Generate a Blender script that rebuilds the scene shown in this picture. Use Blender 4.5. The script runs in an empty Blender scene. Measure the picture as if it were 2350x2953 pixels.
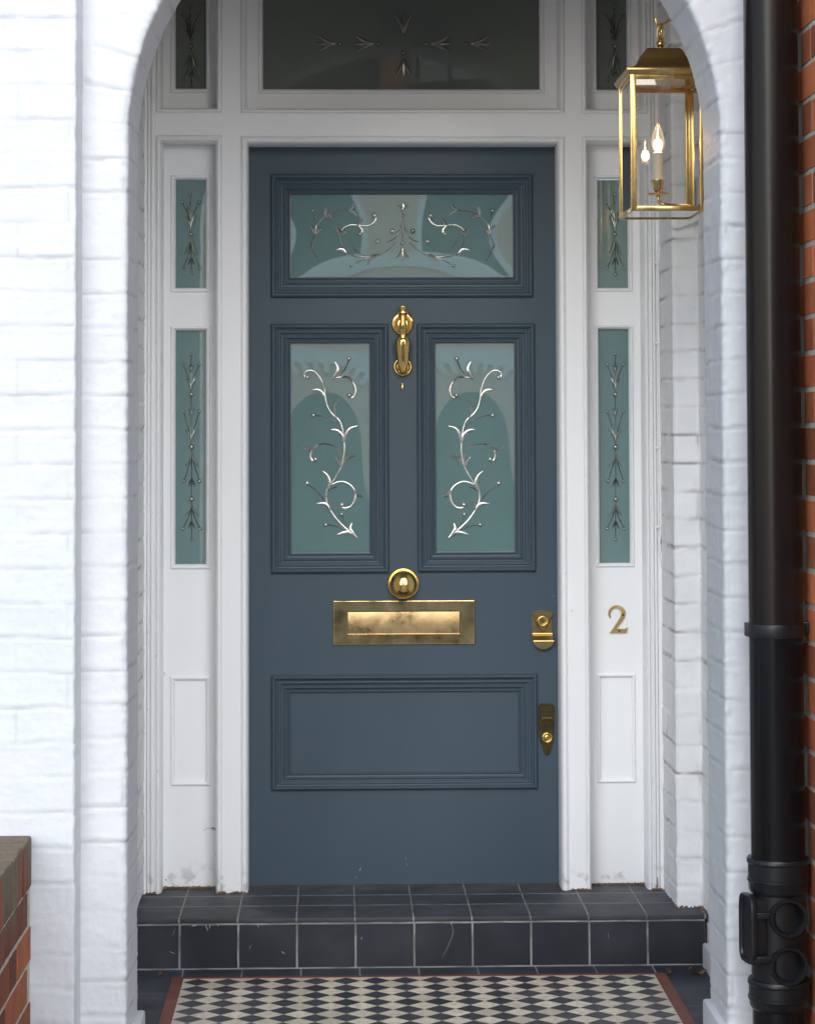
import bpy, bmesh, math, random
import numpy as np
from mathutils import Vector, Matrix, noise
R_ = math.radians
random.seed(7)
C = bpy.data.collections.new("scene_objects")
S = bpy.context.scene
S.collection.children.link(C)

# ------------------------------------------------------------------ camera
FPX, CX, CY = 6850.0, 1162.6, 961.0
CAM = Vector((0.262, -6.8414, 1.3063))
def cam_axes(y, p, r):
    fw = Vector((math.sin(y)*math.cos(p), math.cos(y)*math.cos(p), math.sin(p)))
    rt = Vector((math.cos(y), -math.sin(y), 0)); up = rt.cross(fw)
    c, s = math.cos(r), math.sin(r)
    return c*rt + s*up, -s*rt + c*up, fw
RT, UP, FW = cam_axes(0.02758, 0.03997, -0.0031)
cd = bpy.data.cameras.new("camera"); cam = bpy.data.objects.new("camera", cd); C.objects.link(cam)
cam.matrix_world = Matrix(((RT.x, UP.x, -FW.x, CAM.x), (RT.y, UP.y, -FW.y, CAM.y), (RT.z, UP.z, -FW.z, CAM.z), (0, 0, 0, 1)))
cd.sensor_fit = 'HORIZONTAL'; cd.sensor_width = 36; cd.lens = 36*FPX/2350
cd.shift_x = (1175-CX)/2350; cd.shift_y = (CY-1476.5)/2350
cd.clip_start = 0.1; cd.clip_end = 500
S.camera = cam
# ------------------------------------------------------------------ light
SUN_EL, SUN_AZ = R_(23), R_(182)
w = bpy.data.worlds.new("World"); S.world = w; w.use_nodes = True
nt = w.node_tree; bg = nt.nodes['Background']
sky = nt.nodes.new('ShaderNodeTexSky'); sky.sky_type = 'NISHITA'; sky.sun_disc = False
sky.sun_elevation = SUN_EL; sky.sun_rotation = SUN_AZ
sky.air_density = 1.0; sky.dust_density = 1.0; sky.ozone_density = 1.0
hs = nt.nodes.new('ShaderNodeHueSaturation'); hs.inputs['Saturation'].default_value = 1.0
nt.links.new(sky.outputs[0], hs.inputs['Color']); nt.links.new(hs.outputs[0], bg.inputs['Color'])
bg.inputs['Strength'].default_value = 0.115
sl = bpy.data.lights.new("sun", 'SUN'); sl.energy = 1.5; sl.angle = R_(66); sl.color = (0.89, 0.945, 1)
sun = bpy.data.objects.new("sun", sl); C.objects.link(sun)
sdir = Vector((math.sin(SUN_AZ)*math.cos(SUN_EL), math.cos(SUN_AZ)*math.cos(SUN_EL), math.sin(SUN_EL)))
sun.rotation_euler = sdir.to_track_quat('Z', 'Y').to_euler()
S.view_settings.view_transform = 'Standard'; S.view_settings.look = 'None'
S.view_settings.exposure = 1.16; S.view_settings.gamma = 1

# ------------------------------------------------------------------ measuring helpers
def ray(px, py):
    return RT*((px-CX)/FPX) - UP*((py-CY)/FPX) + FW
def PY(px, py, Y):
    d = ray(px, py); return CAM + d*((Y-CAM.y)/d.y)
def PZ(px, py, Z):
    d = ray(px, py); return CAM + d*((Z-CAM.z)/d.z)
def X(px, Y, py=1450): return PY(px, py, Y).x
def Z(py, Y, px=1163): return PY(px, py, Y).z

# ------------------------------------------------------------------ materials
M = {}
def mat(name, col, rough=0.5, metal=0.0, var=0.0, vscale=8.0, bump=0.0, bscale=60.0, ior=1.45, rvar=0.0, col2=None, stretch=None, spec=None):
    m = bpy.data.materials.new(name); m.use_nodes = True; n = m.node_tree; L = n.links
    b = n.nodes['Principled BSDF']
    b.inputs['Base Color'].default_value = (*col, 1); b.inputs['Roughness'].default_value = rough
    b.inputs['Metallic'].default_value = metal; b.inputs['IOR'].default_value = ior
    if spec is not None: b.inputs['Specular IOR Level'].default_value = spec
    tc = n.nodes.new('ShaderNodeTexCoord'); vec = tc.outputs['Object']
    if stretch:
        mp = n.nodes.new('ShaderNodeMapping'); mp.inputs['Scale'].default_value = stretch
        L.new(vec, mp.inputs['Vector']); vec = mp.outputs[0]
    if var or col2:
        t = n.nodes.new('ShaderNodeTexNoise'); t.inputs['Scale'].default_value = vscale; t.inputs['Detail'].default_value = 6
        t.inputs['Roughness'].default_value = 0.6
        L.new(vec, t.inputs['Vector'])
        r = n.nodes.new('ShaderNodeValToRGB')
        r.color_ramp.elements[0].position = 0.32; r.color_ramp.elements[1].position = 0.68
        c2 = col2 if col2 else tuple(min(1, c*(1+var)) for c in col)
        c1 = col if col2 else tuple(c*(1-var) for c in col)
        r.color_ramp.elements[0].color = (*c1, 1); r.color_ramp.elements[1].color = (*c2, 1)
        L.new(t.outputs[0], r.inputs[0]); L.new(r.outputs[0], b.inputs['Base Color'])
        if rvar:
            mr = n.nodes.new('ShaderNodeMapRange'); mr.inputs[1].default_value = 0.3; mr.inputs[2].default_value = 0.7
            mr.inputs[3].default_value = rough-rvar; mr.inputs[4].default_value = rough+rvar
            L.new(t.outputs[0], mr.inputs[0]); L.new(mr.outputs[0], b.inputs['Roughness'])
    if bump:
        t2 = n.nodes.new('ShaderNodeTexNoise'); t2.inputs['Scale'].default_value = bscale; t2.inputs['Detail'].default_value = 5
        L.new(vec, t2.inputs['Vector'])
        bp = n.nodes.new('ShaderNodeBump'); bp.inputs['Strength'].default_value = bump; bp.inputs['Distance'].default_value = 0.002
        L.new(t2.outputs[0], bp.inputs['Height']); L.new(bp.outputs[0], b.inputs['Normal'])
    M[name] = m; return m
def math_node(n, op, a, b=None, c=None):
    q = n.nodes.new('ShaderNodeMath'); q.operation = op
    for i, v in enumerate((a, b, c)):
        if v is None: continue
        if isinstance(v, (int, float)): q.inputs[i].default_value = v
        else: n.links.new(v, q.inputs[i])
    return q.outputs[0]
def mix_col(n, fac, a, b):
    q = n.nodes.new('ShaderNodeMix'); q.data_type = 'RGBA'
    n.links.new(fac, q.inputs[0])
    for i, v in ((6, a), (7, b)):
        if isinstance(v, tuple): q.inputs[i].default_value = (*v, 1)
        else: n.links.new(v, q.inputs[i])
    return q.outputs[2]
def noise_node(n, vec, scale, detail=4):
    t = n.nodes.new('ShaderNodeTexNoise'); t.inputs['Scale'].default_value = scale; t.inputs['Detail'].default_value = detail
    n.links.new(vec, t.inputs['Vector']); return t.outputs[0]
def smooth(n, v, lo, hi):
    q = n.nodes.new('ShaderNodeMapRange'); q.interpolation_type = 'SMOOTHSTEP'
    n.links.new(v, q.inputs[0]); q.inputs[1].default_value = lo; q.inputs[2].default_value = hi
    return q.outputs[0]
def nodes_of(m): return m.node_tree, m.node_tree.nodes, m.node_tree.links, m.node_tree.nodes['Principled BSDF']

mat('white_masonry', (0.66, 0.665, 0.68), 0.55, bump=0.6, bscale=75, var=0.03, vscale=5)
mat('white_masonry_aged_lit', (0.81, 0.81, 0.81), 0.6, bump=0.6, bscale=70, var=0.05, vscale=7)  # same white paint, raised to brighten the porch inside; joint grime is wear
mat('white_timber', (0.85, 0.852, 0.855), 0.45, bump=0.015, bscale=50, var=0.025, vscale=3, stretch=(1, 1, 0.4))
mat('door_paint', (0.051, 0.078, 0.101), 0.42, bump=0.03, bscale=70, var=0.06, vscale=3, rvar=0.05, stretch=(1, 1, 0.4), spec=.4)
mat('frosted_glass', (0.155, 0.262, 0.255), 0.9, var=0.06, vscale=3)
mat('cut_glass', (0.34, 0.34, 0.32), 0.24, metal=.9, col2=(.74, .75, .71), vscale=26)
mat('cut_glass_dim', (0.24, 0.25, 0.22), 0.2, metal=1.0)  # darker copy of cut_glass; dark reflections at the fanlight put into its colour
mat('cut_glass_mid', (0.34, 0.36, 0.33), 0.18, metal=1.0)
mat('brass_satin', (0.55, 0.40, 0.18), 0.4, metal=1.0, var=.1, vscale=60)
mat('brass', (0.83, 0.57, 0.20), 0.16, metal=1.0, rvar=0.05, var=0.08, vscale=30)
mat('brass_lantern', (0.58, 0.41, 0.16), 0.24, metal=1.0, rvar=0.07, var=0.12, vscale=18, stretch=(1, 1, .4))
mat('brass_dark', (0.14, 0.11, 0.05), 0.25, metal=1.0, var=0.15, vscale=60, rvar=0.05)
mat('brass_mid', (0.52, 0.39, 0.18), 0.2, metal=1.0, var=0.15, vscale=60)
mat('brass_roof', (0.36, 0.22, 0.075), 0.5, metal=1.0, var=0.12, vscale=22)
mat('letter_brass', (0.42, 0.30, 0.12), 0.17, metal=1.0, col2=(0.82, 0.60, 0.26), vscale=13, rvar=0.07)
mat('flap_brass', (0.50, 0.38, 0.20), 0.30, metal=1.0, col2=(0.86, 0.62, 0.32), vscale=24, rvar=0.08, bump=.3, bscale=22)
mat('black_pipe', (0.007, 0.007, 0.008), 0.18, bump=0.10, bscale=10, stretch=(1, 1, 0.06), rvar=0.05, var=.2, spec=.3)
mat('streaked_pipe', (0.006, 0.006, 0.007), 0.20, bump=0.3, bscale=30, stretch=(1, 1, 0.03), rvar=0.10, col2=(.022, .016, .013), vscale=16, spec=.3)  # brown streaks along the length of the upper pipe
mat('black_plastic', (0.010, 0.011, 0.013), 0.32, var=.2, rvar=.06)
mat('dark_hole', (0.004, 0.004, 0.004), 0.8)
mat('mortar', (0.50, 0.47, 0.40), 0.9, var=0.2, vscale=40, bump=0.6, bscale=120)
mat('cream_tube', (0.80, 0.74, 0.60), 0.5)
mat('debris', (0.10, 0.05, 0.022), 0.9, col2=(0.24, 0.15, 0.08), vscale=60)
mat('leaf_brown', (0.10, 0.05, 0.03), 0.8, col2=(0.22, 0.11, 0.05), vscale=60)
mat('ceiling_plaster', (0.6, 0.53, 0.47), 0.8)
mat('asphalt', (0.22, 0.24, 0.265), 0.8, var=0.2, vscale=20)
mat('paving', (0.38, 0.395, 0.41), 0.8, var=0.15, vscale=6)
mat('coping', (0.11, 0.085, 0.055), 0.9, col2=(0.045, 0.05, 0.03), vscale=14, bump=.5, bscale=80)
mat('crack', (0.16, 0.15, 0.14), 0.9)
mat('scuff', (0.26, 0.29, 0.34), 0.7)
mat('far_white', (0.94, 0.82, 0.70), 0.7, var=.05)
mat('far_red', (0.75, 0.27, 0.14), 0.8, var=.15, vscale=8)
mat('far_pink', (0.88, 0.52, 0.38), 0.8, var=.06)
mat('far_dark', (0.02, 0.022, 0.025), 0.4)
mat('far_slate', (0.09, 0.09, 0.10), 0.7)
for nm_, mid_ in (('letter_brass', (.62, .46, .20)), ('flap_brass', (.55, .40, .20))):
    for q_ in M[nm_].node_tree.nodes:
        if q_.type == 'VALTORGB':
            q_.color_ramp.elements[0].color = (.30, .22, .085, 1); q_.color_ramp.elements[0].position = .28
            q_.color_ramp.elements[1].color = (.86, .47, .24, 1); q_.color_ramp.elements[1].position = .70  # orange stop paints the red brick's reflection into the brass
            for p_, c_ in ((.45, mid_), (.60, (.66, .48, .24))):
                e_ = q_.color_ramp.elements.new(p_); e_.color = (*c_, 1)
# glass over frosting: gloss on the frosted panes
n_, nn, ll, pb = nodes_of(M['frosted_glass'])
pb.inputs['Coat Weight'].default_value = 1.0; pb.inputs['Coat Roughness'].default_value = 0.012; pb.inputs['Coat IOR'].default_value = 3.0
pb.inputs['Specular IOR Level'].default_value = 0.0
dg = M['frosted_glass'].copy(); dg.name = 'dim_glass'; M['dim_glass'] = dg  # darker copy; the unlit hall behind is put into its colour
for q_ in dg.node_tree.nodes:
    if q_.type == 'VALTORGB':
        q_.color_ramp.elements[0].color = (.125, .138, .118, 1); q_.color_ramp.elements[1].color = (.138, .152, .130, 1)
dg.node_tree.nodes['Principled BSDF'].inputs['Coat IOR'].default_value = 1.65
# clear thin glass
def thin_glass(name, tint=(1, 1, 1), ior=1.5, rough=0.0):
    m = bpy.data.materials.new(name); m.use_nodes = True; n = m.node_tree; n.nodes.clear()
    o = n.nodes.new('ShaderNodeOutputMaterial'); mx = n.nodes.new('ShaderNodeMixShader'); fr = n.nodes.new('ShaderNodeFresnel')
    tr = n.nodes.new('ShaderNodeBsdfTransparent'); gl = n.nodes.new('ShaderNodeBsdfGlossy')
    tr.inputs[0].default_value = (*tint, 1); gl.inputs['Roughness'].default_value = rough; fr.inputs[0].default_value = ior
    n.links.new(fr.outputs[0], mx.inputs[0]); n.links.new(tr.outputs[0], mx.inputs[1]); n.links.new(gl.outputs[0], mx.inputs[2])
    n.links.new(mx.outputs[0], o.inputs[0]); M[name] = m
thin_glass('lantern_glass', (0.90, 0.905, 0.90), 1.9); thin_glass('bulb_glass', (1, 0.97, 0.92), 1.25)
n_ = M['bulb_glass'].node_tree; em = n_.nodes.new('ShaderNodeEmission'); em.inputs[0].default_value = (1, .72, .42, 1); em.inputs[1].default_value = .10
ad = n_.nodes.new('ShaderNodeAddShader'); ot = [q for q in n_.nodes if q.type == 'OUTPUT_MATERIAL'][0]; lk_ = ot.inputs[0].links[0].from_socket
n_.links.new(lk_, ad.inputs[0]); n_.links.new(em.outputs[0], ad.inputs[1]); n_.links.new(ad.outputs[0], ot.inputs[0])
m = bpy.data.materials.new('filament'); m.use_nodes = True; M['filament'] = m
n_, nn, ll, pb = nodes_of(m)
pb.inputs['Base Color'].default_value = (1, .8, .5, 1); pb.inputs['Emission Color'].default_value = (1.0, 0.60, 0.24, 1); pb.inputs['Emission Strength'].default_value = 30
for nm_, dc_ in (('white_masonry', (.47, .47, .48)), ('white_masonry_aged_lit', (.30, .29, .285))):
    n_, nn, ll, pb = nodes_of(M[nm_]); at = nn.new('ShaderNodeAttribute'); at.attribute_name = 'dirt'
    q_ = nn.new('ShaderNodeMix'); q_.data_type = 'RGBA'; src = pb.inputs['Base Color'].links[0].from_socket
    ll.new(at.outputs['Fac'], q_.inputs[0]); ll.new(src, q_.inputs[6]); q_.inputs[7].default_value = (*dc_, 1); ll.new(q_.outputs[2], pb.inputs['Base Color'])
n_, nn, ll, pb = nodes_of(M['white_timber']); src = pb.inputs['Base Color'].links[0].from_socket
tcn = nn.new('ShaderNodeTexCoord'); sep = nn.new('ShaderNodeSeparateXYZ'); ll.new(tcn.outputs['Object'], sep.inputs[0])
na_ = noise_node(n_, tcn.outputs['Object'], 34, 7); nb_ = noise_node(n_, tcn.outputs['Object'], 6, 4)
foot = math_node(n_, 'MULTIPLY', math_node(n_, 'SUBTRACT', 1, smooth(n_, sep.outputs[2], .0, .10)), smooth(n_, na_, .50, .66))
spots = math_node(n_, 'MULTIPLY', smooth(n_, na_, .68, .74), smooth(n_, nb_, .50, .62))
gr_ = math_node(n_, 'MULTIPLY', math_node(n_, 'MAXIMUM', foot, math_node(n_, 'MULTIPLY', spots, .6)), .55)
ll.new(mix_col(n_, gr_, src, (.33, .31, .29)), pb.inputs['Base Color'])
# bricks tinted one by one through a colour attribute
m = mat('red_brick', (0.35, 0.12, 0.06), 0.85, bump=.5, bscale=70)
n_, nn, ll, pb = nodes_of(m)
at = nn.new('ShaderNodeAttribute'); at.attribute_name = 'tint'
tc = nn.new('ShaderNodeTexCoord'); ns = nn.new('ShaderNodeTexNoise'); ns.inputs['Scale'].default_value = 18; ns.inputs['Detail'].default_value = 6
ll.new(tc.outputs['Object'], ns.inputs['Vector'])
rp = nn.new('ShaderNodeValToRGB'); rp.color_ramp.elements[0].position = .3; rp.color_ramp.elements[1].position = .7
rp.color_ramp.elements[0].color = (.78, .75, .73, 1); rp.color_ramp.elements[1].color = (1.15, 1.1, 1.05, 1)
ll.new(ns.outputs[0], rp.inputs[0])
mm = nn.new('ShaderNodeMix'); mm.data_type = 'RGBA'; mm.blend_type = 'MULTIPLY'; mm.inputs[0].default_value = 1
ll.new(at.outputs['Color'], mm.inputs[6]); ll.new(rp.outputs[0], mm.inputs[7]); ll.new(mm.outputs[2], pb.inputs['Base Color'])

def slate_mat(name, axis, p_u, o_u, lines_v, gw=0.0022, gv=None, faint=0.55, base=(0.024, 0.027, 0.036), rough=0.42):
    """Dark clay tiles: grout lines every p_u along x (offset o_u) and at the listed positions along the other axis."""
    m = bpy.data.materials.new(name); m.use_nodes = True; M[name] = m
    n = m.node_tree; b = n.nodes['Principled BSDF']
    tc = n.nodes.new('ShaderNodeTexCoord'); sp = n.nodes.new('ShaderNodeSeparateXYZ'); n.links.new(tc.outputs['Object'], sp.inputs[0])
    u = sp.outputs[0]; v = sp.outputs[axis]
    wob = math_node(n, 'MULTIPLY', math_node(n, 'SUBTRACT', noise_node(n, tc.outputs['Object'], 9), 0.5), 0.004)
    uu = math_node(n, 'ADD', u, wob)
    fr = math_node(n, 'FRACT', math_node(n, 'DIVIDE', math_node(n, 'SUBTRACT', uu, o_u - 50*p_u), p_u))
    du = math_node(n, 'MULTIPLY', math_node(n, 'SUBTRACT', 0.5, math_node(n, 'ABSOLUTE', math_node(n, 'SUBTRACT', fr, 0.5))), p_u)
    g = math_node(n, 'SUBTRACT', 1, smooth(n, du, gw*0.55, gw*1.25))
    for lv, amt in lines_v:
        dv = math_node(n, 'ABSOLUTE', math_node(n, 'SUBTRACT', math_node(n, 'ADD', v, wob), lv))
        g = math_node(n, 'MAXIMUM', g, math_node(n, 'MULTIPLY', math_node(n, 'SUBTRACT', 1, smooth(n, dv, (gv or gw)*0.5, (gv or gw)*1.2)), amt))
    dirt = noise_node(n, tc.outputs['Object'], 14, 8)
    dust = smooth(n, noise_node(n, tc.outputs['Object'], 5, 6), 0.35, 0.8)
    tid = math_node(n, 'FLOOR', math_node(n, 'DIVIDE', math_node(n, 'SUBTRACT', u, o_u - 50*p_u), p_u))
    wn = n.nodes.new('ShaderNodeTexWhiteNoise'); wn.noise_dimensions = '1D'; n.links.new(tid, wn.inputs['W'])
    tone = mix_col(n, wn.outputs[0], tuple(c*0.85 for c in base), tuple(c*1.3 for c in base))
    tile = mix_col(n, dust, tone, tuple(min(1, c*1.8+0.008) for c in base))
    gcol = mix_col(n, smooth(n, dirt, 0.35, 0.6), (0.16, 0.16, 0.145), (0.30, 0.30, 0.28))
    gf = math_node(n, 'MULTIPLY', g, math_node(n, 'ADD', faint, math_node(n, 'MULTIPLY', dirt, 1-faint)))
    n.links.new(mix_col(n, gf, tile, gcol), b.inputs['Base Color'])
    n.links.new(math_node(n, 'ADD', rough-0.08, math_node(n, 'MULTIPLY', dirt, 0.25)), b.inputs['Roughness'])
    b.inputs['Specular IOR Level'].default_value = .3
    bp = n.nodes.new('ShaderNodeBump'); bp.inputs['Strength'].default_value = 0.5; bp.inputs['Distance'].default_value = 0.0015
    n.links.new(math_node(n, 'SUBTRACT', math_node(n, 'MULTIPLY', dirt, 0.3), g), bp.inputs['Height']); n.links.new(bp.outputs[0], b.inputs['Normal'])
    return m

# ------------------------------------------------------------------ mesh helpers
def obj(name, bm, material, parent=None, smooth_=False, auto=None):
    me = bpy.data.meshes.new(name)
    bmesh.ops.recalc_face_normals(bm, faces=bm.faces) if auto is None else None
    bm.to_mesh(me); bm.free()
    for mm_ in (material if isinstance(material, (list, tuple)) else [material]): me.materials.append(M[mm_])
    if smooth_:
        for p in me.polygons: p.use_smooth = True
        if isinstance(smooth_, (int, float)) and not isinstance(smooth_, bool):
            me.set_sharp_from_angle(angle=R_(smooth_))
    o = bpy.data.objects.new(name, me); C.objects.link(o)
    if parent is not None:
        o.parent = parent; o.matrix_parent_inverse = parent.matrix_world.inverted()
    return o
def thing(name, label, cat, loc=(0, 0, 0), group=None):
    o = bpy.data.objects.new(name, None); C.objects.link(o); o.location = loc
    o.matrix_world = Matrix.Translation(loc); o.empty_display_size = 0.1
    tag(o, label, cat, group); return o
def tag(o, label=None, cat=None, group=None, kind=None):
    if label: o['label'] = label
    if cat: o['category'] = cat
    if group: o['group'] = group
    if kind: o['kind'] = kind
    return o
def quad(bm, *p, mi=0):
    f = bm.faces.new([bm.verts.new(q) for q in p]); f.material_index = mi; return f
def box(bm, x0, x1, y0, y1, z0, z1, bev=0.0, mi=0):
    r = bmesh.ops.create_cube(bm, size=1); vs = r['verts']
    for v in vs:
        v.co = Vector(((x0+x1)/2 + v.co.x*(x1-x0), (y0+y1)/2 + v.co.y*(y1-y0), (z0+z1)/2 + v.co.z*(z1-z0)))
    fs = {f for v in vs for f in v.link_faces}
    for f in fs: f.material_index = mi
    if bev:
        es = {e for v in vs for e in v.link_edges}
        bmesh.ops.bevel(bm, geom=list(es), offset=bev, segments=2, affect='EDGES', profile=0.6)
def plate(bm, x0, x1, z0, z1, holes, yf, yb):
    """Board in the facade plane with rectangular holes, front at yf, back at yb."""
    xs = sorted({x0, x1, *[h[0] for h in holes], *[h[1] for h in holes]}); zs = sorted({z0, z1, *[h[2] for h in holes], *[h[3] for h in holes]})
    xs = [x for x in xs if x0 <= x <= x1]; zs = [z for z in zs if z0 <= z <= z1]
    for a, b in zip(xs, xs[1:]):
        for c, d in zip(zs, zs[1:]):
            mx, mz = (a+b)/2, (c+d)/2
            if any(h[0] < mx < h[1] and h[2] < mz < h[3] for h in holes): continue
            quad(bm, (a, yf, c), (b, yf, c), (b, yf, d), (a, yf, d))
    for h in holes + [(x0, x1, z0, z1)]:
        a, b, c, d = h
        for p, q in (((a, c), (b, c)), ((b, c), (b, d)), ((b, d), (a, d)), ((a, d), (a, c))):
            quad(bm, (p[0], yf, p[1]), (q[0], yf, q[1]), (q[0], yb, q[1]), (p[0], yb, p[1]))
def mould(bm, x0, x1, z0, z1, prof):
    """Mitred moulding swept round a rectangle; prof = (inset from the outer edge, y)."""
    rings = [[(x0+i, y, z0+i), (x1-i, y, z0+i), (x1-i, y, z1-i), (x0+i, y, z1-i)] for i, y in prof]
    for a, b in zip(rings, rings[1:]):
        for k in range(4):
            quad(bm, a[k], a[(k+1) % 4], b[(k+1) % 4], b[k])
def arc_prof(pts, n=4):
    """Rounds a moulding profile: consecutive points joined, ('r', ...) entries give a convex bead."""
    out = []
    for p in pts:
        if len(p) == 2: out.append(p)
        else:
            i0, i1, y, h = p[1:]
            for k in range(n+1):
                t = k/n; out.append((i0+(i1-i0)*t, y-h*math.sin(math.pi*t)))
    return out
def lathe(bm, prof, origin, axis='z', seg=32, mi=0, sy=1.0):
    """prof = (radius, along axis)."""
    rings = []
    for r, t in prof:
        ring = []
        for k in range(seg):
            a = 2*math.pi*k/seg; c, s = r*math.cos(a), r*math.sin(a)
            p = {'z': (c, s*sy, t), 'y': (c, t, s), 'x': (t, c, s)}[axis]
            ring.append(bm.verts.new(Vector(origin)+Vector(p)))
        rings.append(ring)
    for a, b in zip(rings, rings[1:]):
        for k in range(seg):
            f = bm.faces.new((a[k], a[(k+1) % seg], b[(k+1) % seg], b[k])); f.material_index = mi
    for rg, (r, t) in ((rings[0], prof[0]), (rings[-1], prof[-1])):
        if r > 1e-6: bm.faces.new(rg).material_index = mi
def torus(bm, origin, R, r, axis='y', seg=36, sub=10, sx=1.0, sz=1.0):
    vs = []
    for i in range(seg):
        a = 2*math.pi*i/seg; row = []
        for j in range(sub):
            b = 2*math.pi*j/sub; q = R+r*math.cos(b); t = r*math.sin(b)
            c, s = q*math.cos(a)*sx, q*math.sin(a)*sz
            row.append(bm.verts.new(Vector(origin)+Vector({'y': (c, t, s), 'z': (c, s, t), 'x': (t, c, s)}[axis])))
        vs.append(row)
    for i in range(seg):
        for j in range(sub):
            bm.faces.new((vs[i][j], vs[(i+1) % seg][j], vs[(i+1) % seg][(j+1) % sub], vs[i][(j+1) % sub]))
def catmull(pts, per=5):
    pts = [tuple(p) for p in pts]; q = [pts[0]] + pts + [pts[-1]]; out = []
    for i in range(1, len(q)-2):
        for k in range(per):
            t = k/per; a, b, c, d = (np.array(q[j], float) for j in (i-1, i, i+1, i+2))
            out.append(tuple(0.5*((2*b)+(c-a)*t+(2*a-5*b+4*c-d)*t*t+(3*b-a-3*c+d)*t**3)))
    out.append(pts[-1]); return out
def tube(bm, pts, r, sub=8, per=5, taper=None):
    ps = [Vector(p) for p in (catmull(pts, per) if per > 1 else pts)]; rings = []
    up = Vector((0.123, 0.77, 0.31)).normalized()
    for i, p in enumerate(ps):
        t = (ps[min(i+1, len(ps)-1)]-ps[max(i-1, 0)]).normalized()
        a = t.cross(up).normalized(); b = t.cross(a)
        rr = r if taper is None else r+(taper-r)*i/(len(ps)-1)
        rings.append([bm.verts.new(p+a*rr*math.cos(2*math.pi*k/sub)+b*rr*math.sin(2*math.pi*k/sub)) for k in range(sub)])
    for a, b in zip(rings, rings[1:]):
        for k in range(sub): bm.faces.new((a[k], a[(k+1) % sub], b[(k+1) % sub], b[k]))
    bm.faces.new(rings[0]); bm.faces.new(rings[-1])
def ribbon(bm, pts, widths, y, h, flat=0.0):
    """Raised ridged stroke in the facade plane (x, z points); widths = full widths; ridge h proud of y."""
    n = len(pts); L = []
    for i, (px, pz) in enumerate(pts):
        a = pts[max(i-1, 0)]; b = pts[min(i+1, n-1)]
        tx, tz = b[0]-a[0], b[1]-a[1]; l = math.hypot(tx, tz) or 1
        nx, nz = -tz/l, tx/l; w_ = max(widths[i], 1e-5)/2; hh = h*min(1, w_/(max(widths)/2))
        row = [(px+nx*w_, y, pz+nz*w_)]
        if flat: row += [(px+nx*w_, y-hh, pz+nz*w_), (px-nx*w_, y-hh, pz-nz*w_)]
        else: row += [(px, y-hh, pz)]
        row += [(px-nx*w_, y, pz-nz*w_)]
        L.append([bm.verts.new(p) for p in row])
    for a, b in zip(L, L[1:]):
        for k in range(len(a)-1): bm.faces.new((a[k], a[k+1], b[k+1], b[k]))
    if flat:
        bm.faces.new(L[0]); bm.faces.new(L[-1])
def ngon_prism(bm, pts, yf, yb, mi=0):
    a = [bm.verts.new((x, yf, z)) for x, z in pts]; b = [bm.verts.new((x, yb, z)) for x, z in pts]
    bm.faces.new(a).material_index = mi; bm.faces.new(b).material_index = mi
    for i in range(len(a)):
        j = (i+1) % len(a); bm.faces.new((a[i], a[j], b[j], b[i])).material_index = mi
def text_mesh(body, size, depth, mtx, name, material, parent):
    cu = bpy.data.curves.new(name, 'FONT'); cu.body = body; cu.size = size; cu.extrude = depth; cu.align_x = 'CENTER'; cu.align_y = 'CENTER'
    o = bpy.data.objects.new(name, cu); C.objects.link(o)
    me = bpy.data.meshes.new_from_object(o.evaluated_get(bpy.context.evaluated_depsgraph_get()))
    bpy.data.objects.remove(o); bpy.data.curves.remove(cu)
    me.transform(mtx); bm = bmesh.new(); bm.from_mesh(me); bpy.data.meshes.remove(me)
    return obj(name, bm, material, parent)

# ------------------------------------------------------------------ key planes
Y_FR = -0.09          # front of the timber screen
Y_PAN = -0.012        # sidelight panels
Y_BAND = -0.347       # brick band right of the screen
Y_AB, Y_AF = -1.24, -1.48   # back and front of the arch
Y_WALL = -1.55        # outer wall left of the arch
Z_FLOOR = -0.135
Y_STEP = PZ(1190, 2645, 0).y
print('Y_STEP', Y_STEP)

# ------------------------------------------------------------------ white painted brickwork
COURSE = 0.0768
LASTG = 0.0
def brick_field(u, v, seed=0.0, groove=0.004, brick=0.225, amt=1.0):
    """Height of painted brickwork at u along the wall and v up it."""
    wv = v + 0.004*noise.noise((u*9, v*3, seed)) + 0.0025*noise.noise((u*31, v*7, seed+4))
    k = math.floor(wv/COURSE); fz = wv/COURSE-k; dz = min(fz, 1-fz)*COURSE
    uo = u + 0.5*brick*(k % 2) + 0.003*noise.noise((v*20, k, seed+2)); kb = math.floor(uo/brick); fu = uo/brick-kb; du = min(fu, 1-fu)*brick
    str_h = 0.25+0.95*max(0, 0.5+0.9*noise.noise((u*7, k*3.1+round(fz)*3.1, seed+9)))
    str_v = 0.15+0.6*max(0, 0.4+0.9*noise.noise((kb*5.7, v*9, seed+11)))
    g = -groove*max(str_h*math.exp(-(dz/0.0042)**2), str_v*math.exp(-(du/0.0045)**2))
    lip = 0.0014*str_h*math.exp(-((dz-0.010)/0.005)**2)
    per = 0.0022*noise.noise((kb*3.3+0.5, k*2.7+0.5, seed+5))
    lump = 0.0022*noise.noise((u*16, v*16, seed+1)) + 0.0012*noise.noise((u*48, v*48, seed+3)) + 0.0009*noise.noise((u*110, v*110, seed+6))
    global LASTG
    LASTG = max(0.0, min(1.0, 1.5*(-g/groove)-0.25+0.5*noise.noise((u*26, v*26, seed+17))))*max(0, min(1, .6+1.6*noise.noise((u*5, v*6, seed+19))))
    chip = noise.noise((u*30, v*38, seed+7)); chip = 0.0028*max(0, chip-0.42)/0.4
    return amt*(g+lip+per+lump+chip)
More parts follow.
